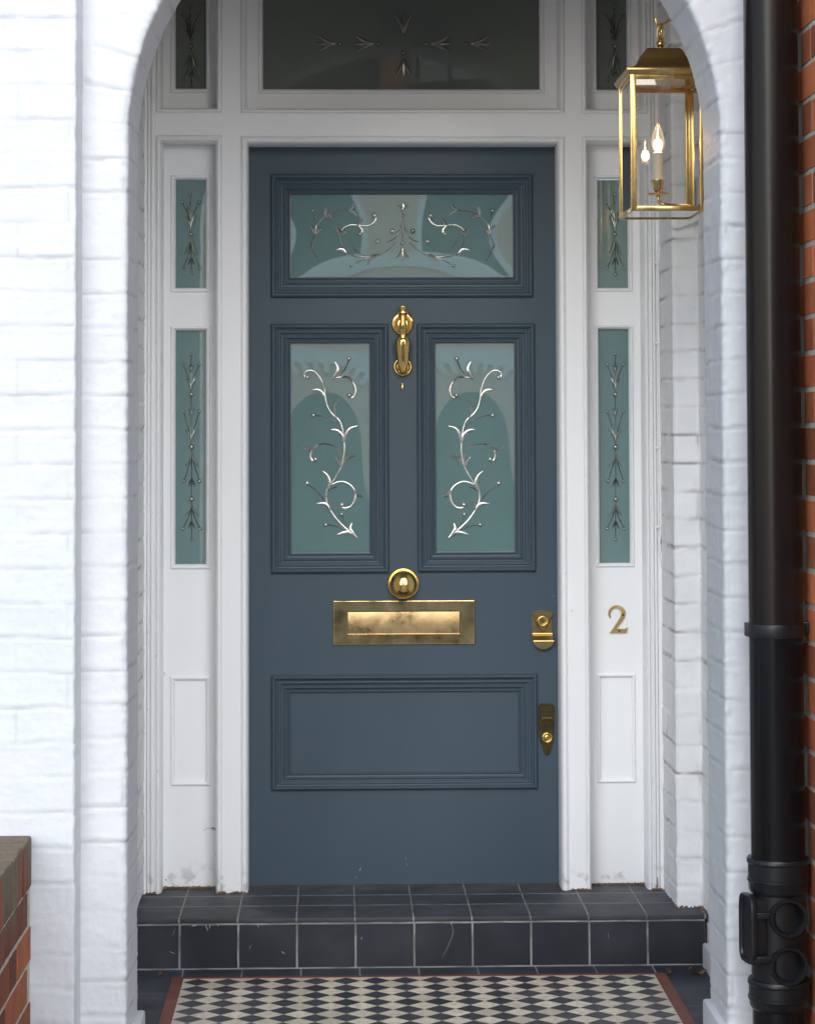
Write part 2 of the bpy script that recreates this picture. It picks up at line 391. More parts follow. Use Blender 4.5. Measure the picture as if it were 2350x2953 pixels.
def brick_grid(bm, f, nu, nv, s0, s1, v0, v1, seed, groove=0.004, amt=1.0, brick=0.225):
    """f(u, v) -> (point, normal)."""
    V = []; dl = bm.verts.layers.float.new('dirt')
    for j in range(nv+1):
        row = []; v = v0+(v1-v0)*j/nv
        for i in range(nu+1):
            u = s0+(s1-s0)*i/nu; p, n = f(u, v)
            row.append(bm.verts.new(p+n*brick_field(u, v, seed, groove, brick, amt))); row[-1][dl] = LASTG
        V.append(row)
    for j in range(nv):
        for i in range(nu): bm.faces.new((V[j][i], V[j][i+1], V[j+1][i+1], V[j+1][i]))

X_STEP = X(218, Y_WALL)        # edge of the projecting wall left of the arch
X_RING = X_STEP
Z_TOP = 2.44
front = thing('arched_brick_wall', 'white painted brick front wall with a round arched porch opening', 'wall', (0.45, Y_WALL, Z_FLOOR))
bm = bmesh.new()
xl0 = X(-40, Y_WALL)
brick_grid(bm, lambda u, v: (Vector((u, Y_WALL, v)), Vector((0, -1, 0))), int((X_STEP-xl0-0.006)/0.0055), int((Z_TOP+0.4)/0.0055), xl0, X_STEP-0.006, -0.4, Z_TOP, 1.0, 0.0024, .7)
n0 = len(bm.verts)
# the small return, ragged like the arris of old painted brick
V = []
for j in range(401):
    v = -0.4+(Z_TOP+0.4)*j/400
    d1 = brick_field(X_STEP-0.006, v, 1.0, 0.0040); k = 0.0022*noise.noise((3, v*40, 2))+0.002*noise.noise((7, v*13, 2))+0.5*brick_field(0.3, v, 1.0)
    V.append([bm.verts.new(q) for q in ((X_STEP-0.006, Y_WALL-d1, v), (X_STEP-0.002+k*.6, Y_WALL+0.001-d1*.6, v), (X_STEP+k, Y_WALL+0.006, v), (X_STEP+k*.8, Y_WALL+0.03, v), (X_STEP+0.006, Y_AF+0.003, v))])
for a, b in zip(V, V[1:]):
    for i in range(4): bm.faces.new((a[i], a[i+1], b[i+1], b[i]))
obj('wall_face', bm, 'white_masonry', front, True)
bm = bmesh.new(); box(bm, -2.6, xl0+0.002, Y_WALL, Y_AB, -0.4, 3.6); box(bm, xl0+0.002, X_STEP-0.02, Y_WALL+0.02, Y_AB, -0.4, 3.6)
obj('wall_core', bm, 'white_masonry', front)
# arch: measured springing, centre and radius
A_C = X(1230, Y_AF); A_R = 859*5.36/FPX; A_Z = Z(392, Y_AF, 1230)
A_CB = X(1219.5, Y_AB); A_RB = 817*5.60/FPX
RING = A_C-A_R-X_STEP
prof = []     # (outward offset from the intrados, depth t 0 front..1 back, normal out, normal y)
NF = 20
for i in range(NF): prof.append((RING+(.016-RING)*i/(NF-1), 0.0, 0, -1))
prof += [(0.010, 0.0, -.12, -1), (0.0028, 0.011, -.7, -.7), (0.0, 0.043, -1, -.1)]
for i in range(1, 31): prof.append((0.0, 0.043+0.887*i/30, -1, 0))
prof += [(0.0, 0.965, -.9, .4), (0.002, 0.99, -.6, .8), (0.008, 1.0, -.1, 1), (0.06, 1.0, 0, 1), (0.16, 1.0, 0, 1)]
def arch_path(s):
    """s from the left foot; returns unit outward direction (x,z), centre blend, height below spring."""
    leg = A_Z+0.4
    if s < leg: return (-1, 0), -0.4+s, s-0.4-0.0
    s2 = s-leg; Lr = math.pi*A_R
    if s2 < Lr:
        a = math.pi-s2/A_R; return (math.cos(a), math.sin(a)), A_Z, s-0.4
    return (1, 0), A_Z-(s2-Lr), A_Z-(s2-Lr)
total = 2*(A_Z+0.4)+math.pi*A_R
NS = int(total/0.0056)
bm = bmesh.new(); V = []; dl = bm.verts.layers.float.new('dirt')
off = [0]
for a, b in zip(prof, prof[1:]): off.append(off[-1]+math.hypot(a[0]-b[0], (a[1]-b[1])*0.24))
for j in range(NS+1):
    s = total*j/NS; (ox, oz), zb, sv = arch_path(s); row = []
    right = ox > 0.999
    for (o_, t, nx, ny), u in zip(prof, off):
        cx = A_C+(A_CB-A_C)*t; rr = A_R+(A_RB-A_R)*t+o_
        y = Y_AF+(Y_AB-Y_AF)*t
        nl = math.hypot(nx, ny); nx_, ny_ = nx/nl, ny/nl
        fld = brick_field(u-off[NF], sv, 21.0 if right else 11.0, 0.0028 if right else 0.0026, 0.24, .72 if right else .68)
        if NF <= prof.index((o_, t, nx, ny)) <= NF+2: fld = fld*.8+0.0022*noise.noise((s*19, 3, 5))+0.0026*noise.noise((s*52, 3, 8))+.0015*noise.noise((s*110, 3, 8))-0.0015
        p = Vector((cx+ox*rr, y, zb+oz*rr)); n = Vector((ox*nx_, ny_, oz*nx_))
        row.append(bm.verts.new(p+n*fld)); row[-1][dl] = LASTG
    V.append(row)
for a, b in zip(V, V[1:]):
    for i in range(len(prof)-1): bm.faces.new((a[i], a[i+1], b[i+1], b[i]))
obj('arch_surround', bm, 'white_masonry', front, True)
# spandrel and pier faces beyond the ring
bm = bmesh.new()
xr = 1.16
cols = []
NA = 72
for k in range(NA+1):
    a = math.pi-math.pi*k/NA; cols.append((A_C+math.cos(a)*(A_R+RING-.004), A_Z+math.sin(a)*(A_R+RING-.004)))
for (xa, za), (xb, zb) in zip(cols, cols[1:]):
    quad(bm, (xa, Y_AF+.001, za), (xb, Y_AF+.001, zb), (xb, Y_AF+.001, 3.6), (xa, Y_AF+.001, 3.6))
xa = A_C+A_R+RING
quad(bm, (xa-.004, Y_AF+.001, -0.4), (xr+.3, Y_AF+.001, -0.4), (xr+.3, Y_AF+.001, 3.6), (xa-.004, Y_AF+.001, 3.6))
quad(bm, (X_STEP-.02, Y_AF+.001, A_Z), (A_C-A_R-RING+.004, Y_AF+.001, A_Z), (A_C-A_R-RING+.004, Y_AF+.001, 3.6), (X_STEP-.02, Y_AF+.001, 3.6))
# back of the wall above the porch
cb = []
for k in range(NA+1):
    a = math.pi-math.pi*k/NA; cb.append((A_CB+math.cos(a)*(A_RB+.1), A_Z+math.sin(a)*(A_RB+.1)))
for (xa, za), (xb, zb) in zip(cb, cb[1:]):
    quad(bm, (xa, Y_AB-.001, za), (xb, Y_AB-.001, zb), (xb, Y_AB-.001, 3.6), (xa, Y_AB-.001, 3.6))
quad(bm, (-2.6, Y_AF, 3.6), (xr+.3, Y_AF, 3.6), (xr+.3, Y_AB, 3.6), (-2.6, Y_AB, 3.6))
obj('spandrel', bm, 'white_masonry', front)
# small foot blocks at the jambs
bm = bmesh.new()
xj = A_C-A_R; xk = A_CB-A_RB
box(bm, xk-.03, xk+.016, Y_AF-.02, Y_AB+.02, -.4, Z(2919, Y_AB, 410), .007)
obj('jamb_foot', bm, 'white_masonry', front, 40)
bm = bmesh.new(); xk2 = A_CB+A_RB
box(bm, xk2-.014, xk2+.03, Y_AF-.02, Y_AB+.02, -.4, Z(2886, Y_AB, 2035), .007)
obj('jamb_foot', bm, 'white_masonry', front, 40)

# porch side walls ---------------------------------------------------
XSL = X(417, Y_FR); XSR = X(2017, Y_BAND); XB0 = X(1947, Y_BAND); XF1 = X(1906, Y_FR)
lw = thing('porch_side_wall', 'white painted brick side wall left of the porch step', 'wall', (XSL, -.6, Z_FLOOR))
bm = bmesh.new()
brick_grid(bm, lambda u, v: (Vector((XSL, u, v)), Vector((1, 0, 0))), 110, 420, Y_AB+.0, 0.05, -.3, 2.95, 31, 0.006)
obj('wall_face', bm, 'white_masonry_aged_lit', lw, True)
bm = bmesh.new(); box(bm, XSL-.25, XSL-.012, Y_AB+.002, .06, -.3, 2.95); obj('wall_core', bm, 'white_masonry_aged_lit', lw)
rw = thing('porch_side_wall', 'white painted brick side wall stepping forward behind the lantern', 'wall', (XSR, -.6, Z_FLOOR))
bm = bmesh.new()
pl = [(XF1, Y_FR+.05), (XF1-.001, Y_FR), (XB0-.003, Y_BAND+.006), (XB0+.004, Y_BAND), (XSR-.003, Y_BAND), (XSR, Y_BAND-.004), (XSR, Y_AB)]
cum = [0]
for a, b in zip(pl, pl[1:]): cum.append(cum[-1]+math.hypot(a[0]-b[0], a[1]-b[1]))
def pl_at(u, v):
    for i in range(len(cum)-1):
        if u <= cum[i+1]+1e-9:
            t = (u-cum[i])/(cum[i+1]-cum[i]); a, b = pl[i], pl[i+1]
            n = Vector((-(b[1]-a[1]), (b[0]-a[0]), 0)).normalized()
            if n.y > 0.2: n = -n
            n = Vector((-abs(b[1]-a[1]), -abs(b[0]-a[0]), 0)).normalized()
            return Vector((a[0]+(b[0]-a[0])*t, a[1]+(b[1]-a[1])*t, v)), n
dl = bm.verts.layers.float.new('dirt')
us = sorted({*cum, *[cum[-1]*i/200 for i in range(201)]})
V = []
NVZ = 500
for j in range(NVZ+1):
    v = -.3+3.25*j/NVZ; row = []
    for u in us:
        p, n = pl_at(u, v); row.append(bm.verts.new(p+n*brick_field(u+.08, v+.02, 41, 0.0034, .225, .9))); row[-1][dl] = LASTG
    V.append(row)
for a, b in zip(V, V[1:]):
    for i in range(len(us)-1): bm.faces.new((a[i], a[i+1], b[i+1], b[i]))
obj('wall_face', bm, 'white_masonry_aged_lit', rw, True)
bm = bmesh.new(); box(bm, XSR+.014, XSR+.24, Y_AB+.002, .06, -.3, 2.95); obj('wall_core', bm, 'white_masonry_aged_lit', rw)
bm = bmesh.new(); zs_ = Z(2722, -.46, 2030)
box(bm, X(2027, -.46, 2750), XSR+.02, Y_AB+.03, Y_STEP-.012, -.3, zs_, .006); obj('skirting', bm, 'white_masonry', rw, 40)
bm = bmesh.new(); box(bm, XSL-.2, XSR+.2, Y_AB+.002, .06, 2.95, 3.05)
tag(obj('porch_ceiling', bm, 'ceiling_plaster'), kind='structure')
# dirt chipped along the foot of the painted brick and timber
def crumbs(bm, pts, w_, h_, n):
    for i in range(n):
        t = random.random()*(len(pts)-1); k = min(int(t), len(pts)-2); f = t-k
        p = Vector(pts[k]).lerp(Vector(pts[k+1]), f); s = random.uniform(.3, 1)
        r = bmesh.ops.create_icosphere(bm, subdivisions=1, radius=1)
        mt = Matrix.Translation(p+Vector((random.uniform(-w_, w_), random.uniform(-w_, w_)*.4, h_*.3*s))) @ Matrix.Rotation(random.random()*6, 4, 'Z') @ Matrix.Diagonal((random.uniform(.003, .010)*s, .003*s, h_*.6*s, 1))
        bmesh.ops.transform(bm, matrix=mt, verts=r['verts'])

# ------------------------------------------------------------------ floor, step, ground
bm = bmesh.new()
quad(bm, (-200, -250, -0.30), (200, -250, -0.30), (200, 8, -0.30), (-200, 8, -0.30))
tag(obj('ground', bm, 'asphalt'), kind='structure')
bm = bmesh.new(); box(bm, -.40, 1.20, -5.5, -2.2, -.34, -.262)
tag(obj('front_path', bm, 'paving'), kind='structure')
XML = PZ(497, 2826, Z_FLOOR).x; XMR = PZ(1919, 2814, Z_FLOOR).x; YM = PZ(1190, 2819, Z_FLOOR).y
P_R = 167.3*(Y_STEP-CAM.y)/FPX
O_R = X(1025.7, Y_STEP, 2700)
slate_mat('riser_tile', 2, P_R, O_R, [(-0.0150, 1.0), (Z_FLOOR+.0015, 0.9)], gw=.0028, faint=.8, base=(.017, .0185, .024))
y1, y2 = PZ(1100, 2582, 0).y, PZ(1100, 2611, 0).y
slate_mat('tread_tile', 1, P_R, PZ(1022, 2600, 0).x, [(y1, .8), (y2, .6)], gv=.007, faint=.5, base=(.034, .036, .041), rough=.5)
slate_mat('floor_tile', 1, P_R, PZ(1038, 2805, Z_FLOOR).x, [(YM-.16, .5), (YM-.34, .5), (YM-.52, .5), (YM-.70, .5), (YM-.88, .5)], base=(.030, .033, .042), rough=.5)
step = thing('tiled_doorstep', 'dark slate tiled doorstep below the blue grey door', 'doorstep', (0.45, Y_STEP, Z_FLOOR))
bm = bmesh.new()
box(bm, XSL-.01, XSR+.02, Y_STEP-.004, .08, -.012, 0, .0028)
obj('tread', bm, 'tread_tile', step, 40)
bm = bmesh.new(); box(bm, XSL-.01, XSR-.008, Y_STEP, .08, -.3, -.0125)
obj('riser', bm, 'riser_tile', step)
fl = bmesh.new(); box(fl, XSL-.05, XSR+.05, -2.2, Y_STEP+.02, -.33, Z_FLOOR)
tag(obj('porch_floor', fl, 'floor_tile'), kind='structure')
# chequer mosaic with its red border, a real sheet on the floor
m = bpy.data.materials.new('mosaic'); m.use_nodes = True; M['mosaic'] = m
n = m.node_tree; b = n.nodes['Principled BSDF']; tc = n.nodes.new('ShaderNodeTexCoord'); sp = n.nodes.new('ShaderNodeSeparateXYZ'); n.links.new(tc.outputs['Object'], sp.inputs[0])
BW = .030; XI0, XI1 = XML+BW, XMR-BW; YI = YM-.0115*1.0-.004
DG = (XI1-XI0)/16
def cell(v, o_):
    q = math_node(n, 'DIVIDE', math_node(n, 'SUBTRACT', v, o_), DG); f = math_node(n, 'FRACT', math_node(n, 'ADD', q, 200))
    return math_node(n, 'ABSOLUTE', math_node(n, 'SUBTRACT', f, .5)), math_node(n, 'FLOOR', q)
au, iu = cell(sp.outputs[0], XI0); av, iv = cell(sp.outputs[1], YI)
dd = math_node(n, 'SUBTRACT', math_node(n, 'ADD', au, av), .5)
dark = math_node(n, 'LESS_THAN', dd, 0)
grout = math_node(n, 'SUBTRACT', 1, smooth(n, math_node(n, 'ABSOLUTE', dd), .016, .034))
# cream tiles meet on the cell corners: shift by half a cell to number them
wn = n.nodes.new('ShaderNodeTexWhiteNoise'); wn.noise_dimensions = '3D'
cv = n.nodes.new('ShaderNodeCombineXYZ')
half = math_node(n, 'MULTIPLY', math_node(n, 'SUBTRACT', 1, dark), .5)
for k, (v, o_) in enumerate(((sp.outputs[0], XI0), (sp.outputs[1], YI))):
    q = math_node(n, 'FLOOR', math_node(n, 'ADD', math_node(n, 'DIVIDE', math_node(n, 'SUBTRACT', v, o_), DG), half)); n.links.new(q, cv.inputs[k])
n.links.new(dark, cv.inputs[2]); n.links.new(cv.outputs[0], wn.inputs['Vector'])
dirt = noise_node(n, tc.outputs['Object'], 60, 8); dirt2 = noise_node(n, tc.outputs['Object'], 9, 5)
cream = mix_col(n, wn.outputs[0], (.52, .445, .345), (.74, .65, .51)); cream = mix_col(n, smooth(n, dirt, .42, .75), cream, (.46, .39, .30))
drk = mix_col(n, wn.outputs[0], (.024, .026, .036), (.044, .045, .056)); drk = mix_col(n, smooth(n, dirt2, .45, .8), drk, (.06, .058, .062))
col = mix_col(n, dark, cream, drk); col = mix_col(n, math_node(n, 'MULTIPLY', grout, .6), col, (.30, .28, .22))
n.links.new(col, b.inputs['Base Color']); b.inputs['Roughness'].default_value = .5
bp = n.nodes.new('ShaderNodeBump'); bp.inputs['Strength'].default_value = .4; bp.inputs['Distance'].default_value = .001
n.links.new(math_node(n, 'SUBTRACT', math_node(n, 'MULTIPLY', dirt, .3), grout), bp.inputs['Height']); n.links.new(bp.outputs[0], b.inputs['Normal'])
mat('red_tile', (.17, .052, .035), .6, var=.25, vscale=12)
bm = bmesh.new(); quad(bm, (XI0, -2.2, Z_FLOOR+.004), (XI1, -2.2, Z_FLOOR+.004), (XI1, YI, Z_FLOOR+.004), (XI0, YI, Z_FLOOR+.004))
tag(obj('mosaic_floor', bm, 'mosaic'), kind='structure')
bm = bmesh.new()
box(bm, XML, XI0-.001, -2.2, YM, Z_FLOOR-.01, Z_FLOOR+.005); box(bm, XI1+.001, XMR, -2.2, YM, Z_FLOOR-.01, Z_FLOOR+.005)
box(bm, XI0-.001, XI1+.001, YI+.001, YM, Z_FLOOR-.01, Z_FLOOR+.005)
tag(obj('mosaic_border', bm, 'red_tile'), kind='structure')
# scuffs on riser and door are paint marks, built as thin smears
def smear(bm, pts, Y, w_, zplane=None):
    q = [(PY(a, b_, Y).x, PY(a, b_, Y).z) for a, b_ in pts]; q = catmull(q, 4)
    ribbon(bm, q, [w_*(.3+.7*math.sin(math.pi*min(1, max(0, i/(len(q)-1))))) for i in range(len(q))], Y-.0004, .0006)
for pts, w_ in (([(553, 2672), (570, 2668)], .006), ([(592, 2668), (600, 2686)], .004), ([(607, 2664), (604, 2680)], .004), ([(624, 2664), (630, 2672)], .005), ([(507, 2675), (497, 2700)], .0016),
                ([(719, 2738), (724, 2726)], .0025), ([(742, 2665), (746, 2676)], .004), ([(1299, 2655), (1306, 2690), (1292, 2730), (1274, 2764)], .002), ([(1306, 2655), (1300, 2668)], .005),
                ([(1042, 2712), (1044, 2702)], .003), ([(812, 2745), (820, 2752)], .005), ([(488, 2745), (505, 2752)], .003), ([(1754, 2690), (1755, 2710)], .0015)):
    bm = bmesh.new(); smear(bm, pts, Y_STEP, w_*.62); obj('scuff_mark', bm, 'scuff', step)

# ------------------------------------------------------------------ timber door screen
fr = thing('door_frame', 'white painted timber door frame with fanlight and side windows', 'door frame', (0.45, Y_FR, 0))
xF0, xF1 = X(418, Y_FR), X(1898, Y_FR)
ZT = 2.95
def fx(px): return X(px, Y_FR)
def fz(py): return Z(py, Y_FR)
H_SL = (fx(447), fx(640), -.06, fz(389)); H_D = (fx(693), fx(1636), -.06, fz(391)); H_SR = (fx(1684), fx(1876), -.06, fz(392))
H_TL = (fx(447), fx(640), fz(325), ZT-.06); H_F = (fx(693), fx(1636), fz(326), ZT-.06); H_TR = (fx(1684), fx(1876), fz(328), ZT-.06)
bm = bmesh.new()
holes = [H_SL, H_D, H_SR, H_TL, H_F, H_TR]
plate(bm, xF0, xF1, -.012, ZT, [(a, b_, max(c, -.012), d) for a, b_, c, d in holes], Y_FR, .05)
obj('frame_posts', bm, 'white_timber', fr)
def bead(w_, y0, yb):
    return arc_prof([(0, y0), (.0012, y0+.004), (.0026, y0+.004), ('r', .003, w_-.004, y0+.0005, .005), (w_-.003, y0+.006), (w_-.001, y0+.010), (w_, y0+.02), (w_, yb)], 6)
bm = bmesh.new()
for hh, wd, yb in ((H_SL, .0185, Y_PAN+.01), (H_SR, .0165, Y_PAN+.01), (H_D, .0215, .02), (H_TL, .0165, Y_PAN+.01), (H_F, .0165, Y_PAN+.01), (H_TR, .0165, Y_PAN+.01)):
    mould(bm, *hh, bead(wd, Y_FR, yb))
obj('bead_moulding', bm, 'white_timber', fr, 50)
# outer architrave strips against the brick
bm = bmesh.new()
for a, b_ in ((XSL-.004, fx(424)), (fx(425), fx(433)), (fx(436), fx(446))):
    box(bm, a, b_, Y_FR-.008, Y_FR+.03, -.012, ZT, .003)
for a, b_ in ((fx(1877.5), fx(1884)), (fx(1885.5), fx(1893)), (fx(1894.5), XF1+.003)):
    box(bm, a, b_, Y_FR-.007, Y_FR+.03, -.012, ZT, .003)
obj('architrave', bm, 'white_timber', fr, 40)
def rectp(a, b_, c, d, Y): return (X(a, Y), X(b_, Y), Z(d, Y), Z(c, Y))
Y_GL = Y_PAN+.016
def panel_board(hole, wins, name):
    bm = bmesh.new(); plate(bm, hole[0]+.001, hole[1]-.001, max(hole[2], 0.004), hole[3]+.0, wins, Y_PAN, .04); obj(name, bm, 'white_timber', fr)
def win_mould(outer, glassr, sunk=None):
    bm = bmesh.new(); i = (glassr[0]-outer[0])
    x0, x1, z0, z1 = outer
    pr = arc_prof([(0, Y_PAN), (.001, Y_PAN-.001), ('r', .0015, i*.75, Y_PAN-.0035, .0035), (i*.82, Y_PAN-.001), (i*.98, Y_PAN+.004), (i, sunk if sunk else Y_GL+.004)], 5)
    mould(bm, x0, x1, z0, z1, pr); return bm
def glass_pane(rect, parent, bow=0.0, y=None, name='glass_pane', mt='frosted_glass', tilt=0.0):
    bm = bmesh.new(); N = 16; x0, x1, z0, z1 = rect; y = Y_GL if y is None else y
    V = [[bm.verts.new((x0-.004+(x1-x0+.008)*i/N, y-bow*math.cos((i/N-.5)*math.pi)*math.cos((j/N-.5)*math.pi)+tilt*(z1-z0)*j/N, z0-.004+(z1-z0+.008)*j/N)) for i in range(N+1)] for j in range(N+1)]
    for j in range(N):
        for i in range(N): bm.faces.new((V[j][i], V[j][i+1], V[j+1][i+1], V[j+1][i]))
    return obj(name, bm, mt, parent, True)

# ornament strokes -----------------------------------------------------
class Orn:
    """Cut pattern: strokes measured in photo pixels, set on a glass plane at Y."""
    def __init__(s, ox, oy, k, Y, mirror=None): s.ox, s.oy, s.k, s.Y, s.bm, s.mir = ox, oy, k, Y, bmesh.new(), mirror
    def p(s, u, v):
        px, py = s.ox+u/s.k, s.oy+v/s.k
        if s.mir is not None: px = s.mir[1]-(px-s.mir[0])
        q = PY(px, py, s.Y); return q.x, q.z
    def stem(s, pts, w0=3.2, w1=2.6):
        q = [s.p(*a) for a in catmull(pts, 5)]; n = len(q)
        ribbon(s.bm, q, [(w0+(w1-w0)*i/(n-1))*.00105 for i in range(n)], s.Y-.0004, .0016)
    def leaf(s, pts, w=9):
        q = [s.p(*a) for a in catmull(pts, 6)]; n = len(q)
        ribbon(s.bm, q, [max(.0005, w*.001*math.sin(math.pi*(i/(n-1))**.8)**.8) if 0 < i < n-1 else .0004 for i in range(n)], s.Y-.0005, .003)
    def ball(s, u, v, r):
        x, z = s.p(u, v); r = r/s.k*.001*1.0
        lathe(s.bm, [(r, 0), (r*.92, -r*.35), (r*.6, -r*.7), (r*.25, -r*.85), (1e-7, -r*.88)], (x, s.Y-.0004, z), 'y', 14)
    def done(s, parent, mt='cut_glass'): return obj('etched_ornament', s.bm, mt, parent, 60)
def vine(o):
    S_, L_, B_ = o.stem, o.leaf, o.ball
    S_([(455, 590), (460, 660), (480, 740), (520, 800), (575, 850), (600, 910), (612, 980), (620, 1060), (615, 1150), (595, 1240), (560, 1310), (515, 1380), (480, 1430), (465, 1490), (475, 1550), (510, 1620), (560, 1690), (620, 1750), (680, 1800), (725, 1838)], 4.6, 6.5)
    S_([(455, 600), (430, 520), (390, 460), (345, 432), (300, 440), (282, 470), (300, 492)], 3, 6); B_(310, 488, 18)
    L_([(462, 665), (435, 620), (400, 595), (342, 594)], 11)
    B_(660, 330, 20); S_([(655, 350), (620, 430), (565, 480), (515, 508)], 3, 3)
    L_([(515, 508), (555, 450), (565, 410), (540, 355)], 11)
    S_([(515, 505), (570, 490), (640, 490), (690, 530), (715, 590), (705, 645), (680, 664)], 3, 6.5); B_(663, 640, 22); L_([(590, 486), (650, 488), (705, 550)], 7)
    L_([(560, 835), (535, 780), (540, 720), (575, 676)], 8)
    B_(360, 808, 19); S_([(605, 935), (560, 880), (500, 840), (430, 815), (375, 808)])
    L_([(615, 1040), (600, 975), (555, 935), (500, 928)], 11); L_([(618, 1050), (635, 970), (670, 920), (735, 896)], 11)
    S_([(598, 1190), (580, 1110), (530, 1065), (450, 1046), (390, 1058)], 3, 4); L_([(400, 1054), (350, 1090), (310, 1092), (255, 1062)], 10)
    S_([(385, 1065), (345, 1110), (335, 1160), (352, 1192)], 4, 7); B_(378, 1178, 22)
    L_([(592, 1250), (580, 1200), (545, 1160)], 10); L_([(595, 1245), (630, 1185), (675, 1155), (722, 1148)], 10)
    L_([(475, 1445), (498, 1380), (480, 1320), (438, 1275)], 11); L_([(475, 1445), (510, 1418), (565, 1410)], 8)
    S_([(510, 1395), (560, 1372), (620, 1370), (680, 1405), (712, 1460), (705, 1530), (670, 1580), (620, 1592), (585, 1575)], 3.5, 8); B_(600, 1560, 22)
    L_([(703, 1430), (730, 1475), (790, 1492)], 10)
    B_(308, 1378, 20); S_([(460, 1530), (400, 1455), (335, 1398)])
    L_([(505, 1620), (480, 1570), (440, 1550), (378, 1553)], 11); L_([(508, 1610), (505, 1560), (530, 1515)], 7)
    B_(598, 1640, 17); S_([(655, 1770), (620, 1700), (602, 1655)]); B_(463, 1728, 19); S_([(620, 1770), (560, 1740), (480, 1730)])
    L_([(725, 1840), (685, 1790), (670, 1760), (685, 1712)], 12); L_([(730, 1842), (680, 1800), (620, 1795), (550, 1815)], 12)
def top_orn(o):
    S_, L_, B_ = o.stem, o.leaf, o.ball
    S_([(285, 372), (300, 320), (340, 275), (400, 245), (460, 235), (525, 232)], 3, 4); L_([(490, 228), (520, 210), (530, 172)], 9); L_([(495, 232), (530, 245), (546, 270)], 9)
    L_([(345, 270), (350, 240), (358, 208)], 9); L_([(350, 268), (380, 270), (410, 288)], 10)
    B_(267, 235, 12); S_([(270, 245), (285, 290), (285, 370), (270, 430), (270, 480), (310, 555)], 3, 2.5); L_([(283, 385), (270, 350), (248, 325)], 10); L_([(283, 390), (300, 360), (335, 352)], 10); L_([(275, 420), (262, 460), (290, 510)], 7)
    S_([(450, 360), (470, 340), (510, 325), (560, 328), (620, 330), (660, 305), (672, 270)], 3, 6); B_(660, 265, 20); L_([(545, 328), (570, 312), (588, 284)], 9); S_([(560, 332), (582, 360), (570, 388)], 5, 6); B_(568, 384, 14)
    S_([(795, 435), (750, 480), (690, 515), (620, 525), (560, 505), (520, 465), (498, 420)], 2.5, 3.5)
    S_([(640, 530), (540, 525), (490, 500), (455, 450), (443, 400), (440, 370)], 3, 4); L_([(445, 395), (430, 360), (406, 336)], 10); L_([(447, 390), (465, 375), (490, 370)], 9); L_([(485, 512), (455, 480), (410, 486)], 11)
    S_([(800, 398), (770, 422), (735, 432)], 3, 2); B_(680, 430, 15); L_([(692, 512), (640, 530), (612, 585)], 10); S_([(645, 530), (590, 545), (540, 568)], 3, 2); B_(515, 582, 12)
def top_mid(o):
    S_, L_, B_ = o.stem, o.leaf, o.ball
    S_([(838, 230), (838, 420)], 4, 4); L_([(838, 240), (845, 210), (838, 180)], 11); L_([(838, 240), (825, 215), (802, 202)], 9); L_([(838, 240), (850, 215), (872, 202)], 9); B_(842, 266, 11)
    for s in (-1, 1):
        L_([(838, 290), (838+s*10, 350), (838+s*42, 385)], 9); B_(838+s*65, 364, 18)
        L_([(838, 470), (838+s*10, 505), (838+s*45, 538)], 9)
    L_([(838, 300), (838, 360), (838, 410)], 9); B_(838, 440, 15); L_([(838, 465), (838, 510), (838, 558)], 11)
def side_upper(o):
    S_, L_, B_ = o.stem, o.leaf, o.ball
    B_(125, 145, 10); S_([(125, 150), (127, 345)], 3, 3); B_(128, 355, 13); S_([(128, 370), (132, 560)], 3, 3); B_(132, 567, 10)
    for s in (-1, 1):
        B_(127+s*45, 186, 9); S_([(127+s*43, 192), (127+s*18, 245), (127, 330)], 2.6, 3); L_([(127, 345), (127+s*12, 300), (127+s*30, 258)], 8)
        B_(132+s*43, 532, 9); S_([(129, 390), (132+s*18, 470), (132+s*40, 526)], 3, 2.6); L_([(129, 380), (129+s*14, 420), (129+s*36, 464)], 8)
        L_([(131, 470), (131+s*8, 495), (131+s*16, 520)], 5)
    L_([(127, 290), (114, 240), (113, 198)], 6)
def side_lower(o):
    S_, L_, B_ = o.stem, o.leaf, o.ball
    B_(130, 988, 9); S_([(130, 990), (131, 1500)], 2.8, 2.8); B_(131, 1200, 14); B_(132, 1477, 16); S_([(133, 1500), (132, 1965)], 2.8, 2.8); B_(133, 1752, 14); B_(132, 1966, 9)
    for s in (-1, 1):
        B_(130+s*41, 1042, 9); S_([(130+s*39, 1050), (130+s*16, 1110), (130, 1180)], 2.4, 2.6); L_([(130, 1185), (130+s*10, 1145), (130+s*28, 1112)], 7); L_([(130, 1085), (130+s*6, 1062), (130+s*14, 1040)], 4)
        B_(131+s*41, 1290, 9); S_([(131+s*39, 1297), (131+s*18, 1370), (131, 1445)], 2.4, 2.6); L_([(131, 1455), (131+s*12, 1415), (131+s*34, 1380)], 8); L_([(131, 1320), (131+s*6, 1295), (131+s*14, 1272)], 4)
        B_(133+s*41, 1658, 10); S_([(133, 1520), (133+s*16, 1580), (133+s*39, 1652)], 2.6, 2.4); L_([(133, 1505), (133+s*10, 1545), (133+s*35, 1580)], 8); L_([(133, 1640), (133+s*8, 1660), (133+s*17, 1688)], 5)
        B_(132+s*45, 1908, 10); S_([(133, 1790), (132+s*18, 1850), (132+s*43, 1902)], 2.6, 2.4); L_([(133, 1775), (133+s*12, 1810), (133+s*37, 1842)], 8); L_([(132, 1865), (132+s*8, 1885), (132+s*17, 1908)], 5)

